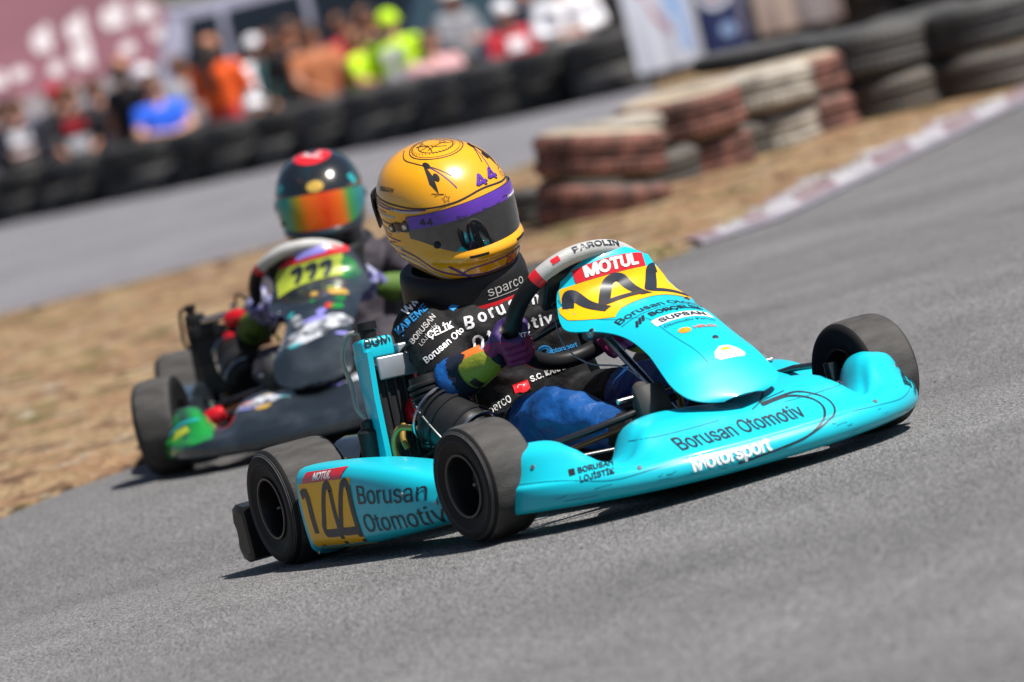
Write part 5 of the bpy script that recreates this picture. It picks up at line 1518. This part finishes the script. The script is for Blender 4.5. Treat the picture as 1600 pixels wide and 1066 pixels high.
    if K['kind'] == 'gold':
        strip = []
        for i in range(49):
            az = R(-80 + 160*i/48); strip.append([hpoint(lerp(ztop(az)-.030, ztop(az)-.001, j/4), az, .0062) for j in range(5)])
        v.grid(strip, 'purple')
        st = MB(); st.grid(strip, 'black'); sb = st.bvh()
        a2 = lambda p2, mm, az: conform(v, sb, p2, planar(hpoint(.033, R(az))*1.8 + Vector((0, 0, -.033*.8)), (-math.sin(R(az)), math.cos(R(az)), 0), (0, 0, 1), .2), mm, .0010)
        a2(mv(text2d('Borusan Otomotiv', .0105, bold=.01, xs=1.0), 0, -.005), 'line_black', 0-8)
        a2(mv(ring2d(0, 0, .016, .0015, 20, .009, -90, 120), .0, 0), 'line_black', 18)
        a2(mv(text2d('Motorsport', .008, bold=.03, xs=.9), 0, -.003), 'lettering_white', 36)
        [a2(mv(ribbon2d([(x*.014, y*.015) for x, y in four], .0030), dx, -.007), 'line_black', -66) for dx in (-.016, .002)]
    V = v.build('visor', H, smooth=60)
    for s_ in (-1, 1):
        p = MB()
        for k, (dz, da, r_) in enumerate(((.004, 0, .014), (-.006, 14, .011))):
            c = hpoint(.014+dz, R(s_*(84+da))); nn = Vector((c.x*.4, c.y, 0)).normalized()
            p.lathe([(.002, r_), (.007, r_*.92), (.0075, .0001)], c, nn, 'black_gloss', 20); p.lathe([(.0076, r_*.5), (.0092, r_*.42), (.0093, .0001)], c, nn, 'steel', 14)
        p.box(hpoint(.013, R(s_*91), .003), (.030, .004, .020), 'black_gloss', .0015); p.build('visor_pivot', H, smooth=40)
    p = MB()
    c = hpoint(-.022, R(-58), .005); nn = Vector((c.x, c.y, 0)).normalized(); p.lathe([(.001, .0085), (.005, .007), (.0052, .0001)], c, nn, 'black', 14)
    p.build('visor_tab', H, smooth=40)
    if K['kind'] == 'gold':
        s = MB()
        rows = [[hpoint(z, R(az), .004 + .008*math.cos(R((az-180)*1.2))) for az in range(140, 221, 8)] for z in (-.02, .0, .03, .05, .06)]
        s.shell(rows, .004, 'line_black'); s.build('rear_spoiler', H)
    return H

def build_driver(root, base, KP, K):
    """root: Empty in the seat; the coordinates below are those of the kart"""
    loc = -Vector(base)
    C0 = Vector((.60, -.034, .424)); U = Vector((math.sin(R(44)), 0, math.cos(R(44)))); Y = Vector((0, 1, 0)); Nn = Vector((-math.cos(R(44)), 0, math.sin(R(44))))
    thR, thL = R(K['thR']), R(K['thL'])
    hand = {s: C0 + (U*math.cos(th) + Y*math.sin(th))*.160 for s, th in ((-1, thR), (1, thL))}
    sh = K['sh']; el = K['el']; kn = K['kn']; an = K['an']
    A = []
    c = lambda *a: A.append(a)
    T0, T1 = K['torso'], K['torso2']
    c((.20, -.06, .16), .115, (.20, .06, .16), .115, T0)
    lean = K['lean']
    c((.19, -.05, .20), .12, (.17+lean[0]*.6, -.07+lean[1]*.6, .36), .115, T0); c((.19, .05, .20), .12, (.17+lean[0]*.6, .06+lean[1]*.6, .36), .115, T0)
    c((.18+lean[0], -.10+lean[1], .41), .088, (.18+lean[0], .09+lean[1], .42), .088, T0)
    c((.12+lean[0], -.10+lean[1], .42), .075, (.12+lean[0], .09+lean[1], .43), .075, T0)
    nk = Vector(K['neck'])
    c(tuple((Vector(sh[-1])+Vector(sh[1]))/2), .085, tuple(nk), .062, T0)
    c(tuple(nk), .055, tuple(nk + Vector((.01, -.005, .10))), .052, 'skin')
    c(tuple(nk + Vector((.02, -.01, .13))), .085, tuple(nk + Vector((.02, -.01, .18))), .088, 'skin')
    for s in (-1, 1):
        S_, E_ = Vector(sh[s]), Vector(el[s]); Hn = hand[s]
        wv = (E_ - Hn).normalized()
        Wr = Hn + wv*.055
        c(tuple(S_), .072, tuple(E_), .054, lambda t, p: K['arm'] if t < .97 else K['elbow'])
        c(tuple(E_), .053, tuple(lerp(E_, Wr, .9)), .036, lambda t, p: K['elbow'] if t < .13 else K['forearm'])
        c((.24, s*.085, .165), .088, tuple(kn[s]), .066, lambda t, p: K['thigh'] if t < K['tk'] else K['knee'])
        c(tuple(kn[s]), .064, tuple(Vector(an[s]) - Vector((.03, 0, .0))), .043, lambda t, p: K['knee'] if t < .75 else K['torso'])
    def wr(v, n):
        if v.x > .48 and v.z < .33:       # stiff folds over the bent knees
            f = noise.cell(Vector((v.x*13 + v.z*6, v.y*15, v.z*11 - v.x*5)))
            v = v + n*(.004*noise.noise(Vector((v.x*22 + v.z*16, v.y*9, v.z*20))) + .008*abs(noise.noise(Vector((v.x*9, v.y*12 + 4, v.z*14)))) - .003)
        q = noise.noise(v*16) * .0050 + noise.noise(v*37 + Vector((3, 1, 2)))*.0025
        rid = (1 - abs(noise.noise(Vector((v.x*11, v.y*11, v.z*22)) + Vector((7, 7, 7)))))**3
        return v + n*(q + .0055*(rid-.4))
    body = remeshed(A, .0075, 3, post=wr)
    bv = body.bvh()
    VXc, VYc = Vector(K['vx']), Vector((0, 0, 1))
    if K['text']:
        def D(O, p2, mm, e=.0014, X=VXc, Yv=VYc): conform(body, bv, p2, planar(O, X, Yv, .5), mm, e, facing=.05)
        Oc = (.3, -.1, .42)
        for ch, a, z, ro, h in (('B', -.062, .006, -4, .036), ('o', -.028, .014, 12, .034), ('r', -.004, .018, 12, .034), ('u', .016, .019, 10, .034), ('s', .044, .024, 6, .034), ('a', .070, .024, 2, .034), ('n', .096, .022, -4, .034)):
            D(Oc, mv(text2d(ch, h*.74, bold=.010, heavy=.04), a, z, ro), 'suit_print')
        for ch, a, z, ro, h in (('O', -.052, -.040, 0, .036), ('t', -.022, -.033, 4, .034), ('o', -.001, -.030, 4, .034), ('m', .030, -.028, 4, .034), ('o', .060, -.030, 2, .034), ('t', .082, -.030, 2, .034), ('i', .097, -.030, 0, .034), ('v', .114, -.030, 0, .034)):
            D(Oc, mv(text2d(ch, h*.74, bold=.010, heavy=.04), a, z, ro), 'suit_print')
        D(Oc, poly2d([(-.10, .062), (-.06, .080), (-.055, .070), (-.09, .052)], .01), 'text_blue')
        Oa = (.25, -.3, .42)
        for tx, h, a, z, ro, mm, bo in (('sparco', .016, .060, .104, -42, 'silver_line', 0), ('WM', .020, .028, .080, 36, 'lettering_white', .04), ('KADEME', .017, .020, .050, 28, 'text_blue', .03), ('BORUSAN', .013, .040, .026, 36, 'silver_line', .02),
                                        ('LOJİSTİK', .010, .050, .012, 36, 'silver_line', .0), ('ÇELİK', .016, .076, .012, 10, 'lettering_white', .03), ('Borusan Oto', .015, .078, -.020, 26, 'lettering_white', .02)):
            D(Oa, mv(text2d(tx, h*.92, bold=min(bo, .01), heavy=bo), a, z, ro), mm)
        D(Oa, mv(ribbon2d([(-.04, 0), (.04, 0)], .002), .024, .044, 28), 'text_blue')
        Ol = (.5, -.17, .24)
        D(Ol, mv(text2d('sparco', .0165, bold=.0), -.060, -.006, 22), 'lettering_white'); D(Ol, mv(ribbon2d([(-.03, 0), (.03, 0)], .002), -.058, -.012, 22), 'lettering_white')
        D(Ol, mv(rect2d(-.018, -.010, .018, .010, .01), .000, .030, 6), 'red'); D(Ol, mv(ring2d(0, 0, .0054, .0020, 16, None, 40, 320), -.003, .030), 'lettering_white', .002)
        D(Ol, mv(text2d('S.C. KARAHAN', .0120, bold=.008, heavy=.04, align='L'), .024, .034, 6), 'lettering_white')
        Ob = (.3, -.1, .42)
        for r_ in (.012, .017): D(Ob, ring2d(.088, -.092, r_, .003, 20, None, -70, 200), 'text_blue')
        D(Ob, mv(text2d('Motorsport', .010, bold=.02), .128, -.096), 'text_blue')
    body.build('body', root, loc, smooth=0)
    # neck support
    Mh = K['Mh']
    nb = MB(); n = 48
    prof = [(-.215, 1.02, 0), (-.205, 1.10, 0), (-.185, 1.13, 1), (-.180, 1.135, 1), (-.172, 1.12, 0), (-.15, 1.11, 0), (-.128, 1.10, 0), (-.112, 1.07, 0), (-.105, 1.0, 0), (-.11, .85, 0)]
    rows = []
    for z, k, _ in prof:
        ring = []
        for j in range(n):
            p = hpoint(-.085, 2*PI*j/n); ring.append(Vector((p.x*k*.92 - .008, p.y*k*1.0, z + .020*(1-math.cos(2*PI*j/n))*(.5 if z > -.16 else .2) - .002)))
        rows.append(ring)
    nb.grid(rows, 'suit_black', cv=True, mfn=lambda i, j: 'red' if prof[i][2] else 'black_plastic' if False else 'black')
    if K['text']:
        nbv = nb.bvh()
        az = R(2); conform(nb, nbv, mv(text2d('sparco', .021, bold=.0, xs=1.15), 0, -.158), planar((.5*math.cos(az), .5*math.sin(az), 0), (-math.sin(az), math.cos(az), 0), (0, 0, 1), .2), 'silver_line', .0014)
        conform(nb, nbv, rect2d(-.055, -.1655, .055, -.164, .01), planar((.5*math.cos(az), .5*math.sin(az), 0), (-math.sin(az), math.cos(az), 0), (0, 0, 1), .2), 'silver_line', .0014)
    no = nb.build('neck_brace', root, smooth=60)
    no.matrix_local = Matrix.Translation(loc) @ K['Mn']
    build_helmet(root, Matrix.Translation(loc) @ Mh, K['helmet'])
    # gloves: palm, four curled fingers and a thumb round the wheel rim
    for s, th in ((-1, thR), (1, thL)):
        Cn = hand[s]; rad = U*math.cos(th) + Y*math.sin(th); tg = (-U*math.sin(th) + Y*math.cos(th))
        up_ = tg if tg.z > 0 else -tg
        f = -Nn
        pos = lambda ph, rr, o: Cn + (rad*math.cos(ph) + f*math.sin(ph))*rr + up_*o
        G = []
        gm = lambda t, p: K['glove'][0] if (p - Cn).z > .004 + .006*math.sin((p-Cn).y*90) else K['glove'][1]
        Wd = (Vector(el[s]) - Cn).normalized()
        Wr = Cn + Wd*.060 + rad*.010
        for k, (o, rr, ln) in enumerate(((.036, .0105, 1.0), (.013, .0112, 1.08), (-.010, .0108, 1.04), (-.031, .0095, .92))):
            ph = [-25, 35, 95, 150, 200]; ph = [R(q*ln if q > 0 else q) for q in ph]; R_ = [.034, .037, .033, .029, .027]
            for q in range(4):
                G.append((tuple(pos(ph[q], R_[q], o*(1.0 if q else .95))), rr*(1.06 - .04*q), tuple(pos(ph[q+1], R_[q+1], o)), rr*(1.02 - .04*q), gm))
        for o in (.030, .010, -.010, -.026):
            G.append((tuple(pos(R(-25), .034, o)), .014, tuple(pos(R(-75), .036, o*.9)), .017, gm)); G.append((tuple(pos(R(-75), .036, o*.9)), .017, tuple(Wr + up_*o*.5), .020, gm))
        G.append((tuple(pos(R(-80), .034, .030)), .015, tuple(pos(R(-140), .034, .050)), .0125, gm)); G.append((tuple(pos(R(-140), .034, .050)), .0125, tuple(pos(R(-190), .031, .050)), .011, gm)); G.append((tuple(pos(R(-190), .031, .050)), .011, tuple(pos(R(-225), .030, .040)), .0095, gm))
        g = remeshed(G, .0034, 2)
        gbv = g.bvh()
        # cuff
        cu = MB(); E_ = Vector(el[s]); ax = (E_ - Wr).normalized()
        stn = [(-.012, .026), (.0, .034), (.02, .040), (.045, .043), (.065, .0455), (.072, .044), (.072, .036)]
        def cm(i, j):
            a = 360*j/32
            if i >= 4: return K['cuff'][2]
            if i in (3,) and (20 < a < 60 or 100 < a < 140): return 'line_black'
            return K['cuff'][0] if 205 < a < 335 else (K['cuff'][1])
        cu.lathe(stn, Wr, ax, K['cuff'][1], 32, mfn=cm)
        g.merge(cu)
        if K['text'] and s < 0:
            O = Cn + Vector((.05, -.02, .0)); 
            fnp = planar(O, VXc, (0, 0, 1), .3)
            conform(g, gbv, mv(poly2d([(-.022, -.010), (.022, -.010), (.026, .004), (.016, .013), (-.018, .012), (-.025, .002)], .006), -.006, .030, -6), fnp, 'line_black', .0012, facing=.05)
            for k in range(3): conform(g, gbv, mv(ribbon2d([(-.004, -.008), (.0, .006), (.004, -.006)], .0042), -.018+k*.011, .031, -8), fnp, 'glove_label', .0020, facing=.05)
            conform(g, gbv, mv(text2d('XTX', .0095, bold=.02, shear=.3), .020, .008, -4), fnp, 'lettering_white', .0014, facing=.05)
        g.build('glove', root, loc, smooth=0)
        # shoes
        a_ = Vector(an[s]); G = []
        toe = a_ + Vector((.034, s*.012, .100)); ball = a_ + Vector((.036, s*.008, .060))
        heel = a_ + Vector((.005, 0, -.055))
        G.append((tuple(a_ + Vector((-.045, 0, .012))), .042, tuple(a_), .040, K['shoe'])); G.append((tuple(a_), .038, tuple(heel), .032, K['shoe']))
        G.append((tuple(heel + Vector((.012, 0, 0))), .030, tuple(ball), .032, K['shoe'])); G.append((tuple(a_), .036, tuple(ball), .031, K['shoe'])); G.append((tuple(ball), .032, tuple(toe), .022, K['shoe']))
        so = remeshed(G, .007, 3)
        sole = smooth_path([heel + Vector((.036, 0, -.02)), heel + Vector((.046, 0, .03)), ball + Vector((.034, 0, 0)), toe + Vector((.022, 0, .012))], 4)
        so.grid([[p + Vector((dx, w*(.030 + .008*math.sin(PI*i/12)), 0)) for dx, w in ((0, -1), (.012, -1), (.014, 0), (.012, 1), (0, 1))] for i, p in enumerate(sole)], 'sole')
        so.build('shoe', root, loc, smooth=0)

def hmat(c, yaw, pitch, roll):
    return Matrix.Translation(c) @ Matrix.Rotation(R(yaw), 4, 'Z') @ Matrix.Rotation(R(pitch), 4, 'Y') @ Matrix.Rotation(R(roll), 4, 'X')

base1 = (.20, 0, .06)
d1 = tag(empty('person', KM @ Matrix.Translation(base1)), 'driver in black suit and yellow full-face helmet steering the turquoise kart', 'person')
build_driver(d1, base1, KM, dict(
    torso='suit_black', torso2='suit_black', arm='suit_black', elbow='suit_blue', forearm='suit_navy', thigh='suit_black', knee='suit_blue', tk=.55,
    glove=('glove_purple', 'glove_magenta'), cuff=('cuff_orange', 'cuff_olive', 'cuff_olive'), text=True, vx=(.4067, .9135, 0), shoe='shoe_suede',
    thR=-113, thL=138, sh={-1: (.15, -.215, .445), 1: (.20, .125, .455)}, el={-1: (.40, -.275, .325), 1: (.42, .235, .31)},
    kn={-1: (.70, -.185, .205), 1: (.74, .09, .210)}, an={-1: (.985, -.12, .125), 1: (.985, .06, .125)}, lean=(.03, -.045), neck=(.165, -.065, .505),
    Mh=hmat((.163, -.094, .694), 14, 16, 9) @ Matrix.Scale(1.02, 4), Mn=hmat((.152, -.090, .672), 10, 10, 6), helmet=dict(kind='gold', shell='helmet_yellow', visor='visor')))
base2 = (.20, 0, .06)
d2 = tag(empty('person', K2M @ Matrix.Translation(base2)), 'driver in dark helmet with rainbow visor steering the holographic kart behind', 'person')
build_driver(d2, base2, K2M, dict(
    torso='suit_dusk', torso2='suit_dusk', arm='suit_dusk', elbow='suit_dusk', forearm='suit_green', thigh='suit_dusk', knee='suit_dusk', tk=.6,
    glove=('glove_blue', 'glove_blue'), cuff=('suit_green', 'suit_green', 'black'), text=False, vx=(0, 1, 0), shoe='shoe_black',
    thR=-112, thL=113, sh={-1: (.14, -.17, .43), 1: (.14, .19, .42)}, el={-1: (.40, -.26, .31), 1: (.40, .28, .31)},
    kn={-1: (.70, -.185, .205), 1: (.72, .18, .215)}, an={-1: (.985, -.125, .155), 1: (.985, .125, .155)}, lean=(.0, .0), neck=(.15, .01, .47),
    Mh=hmat((.17, .01, .625), 2, 8, -4), Mn=hmat((.16, .01, .612), 0, 4, -4), helmet=dict(kind='dark', shell='helmet_dark', visor='visor_rainbow')))
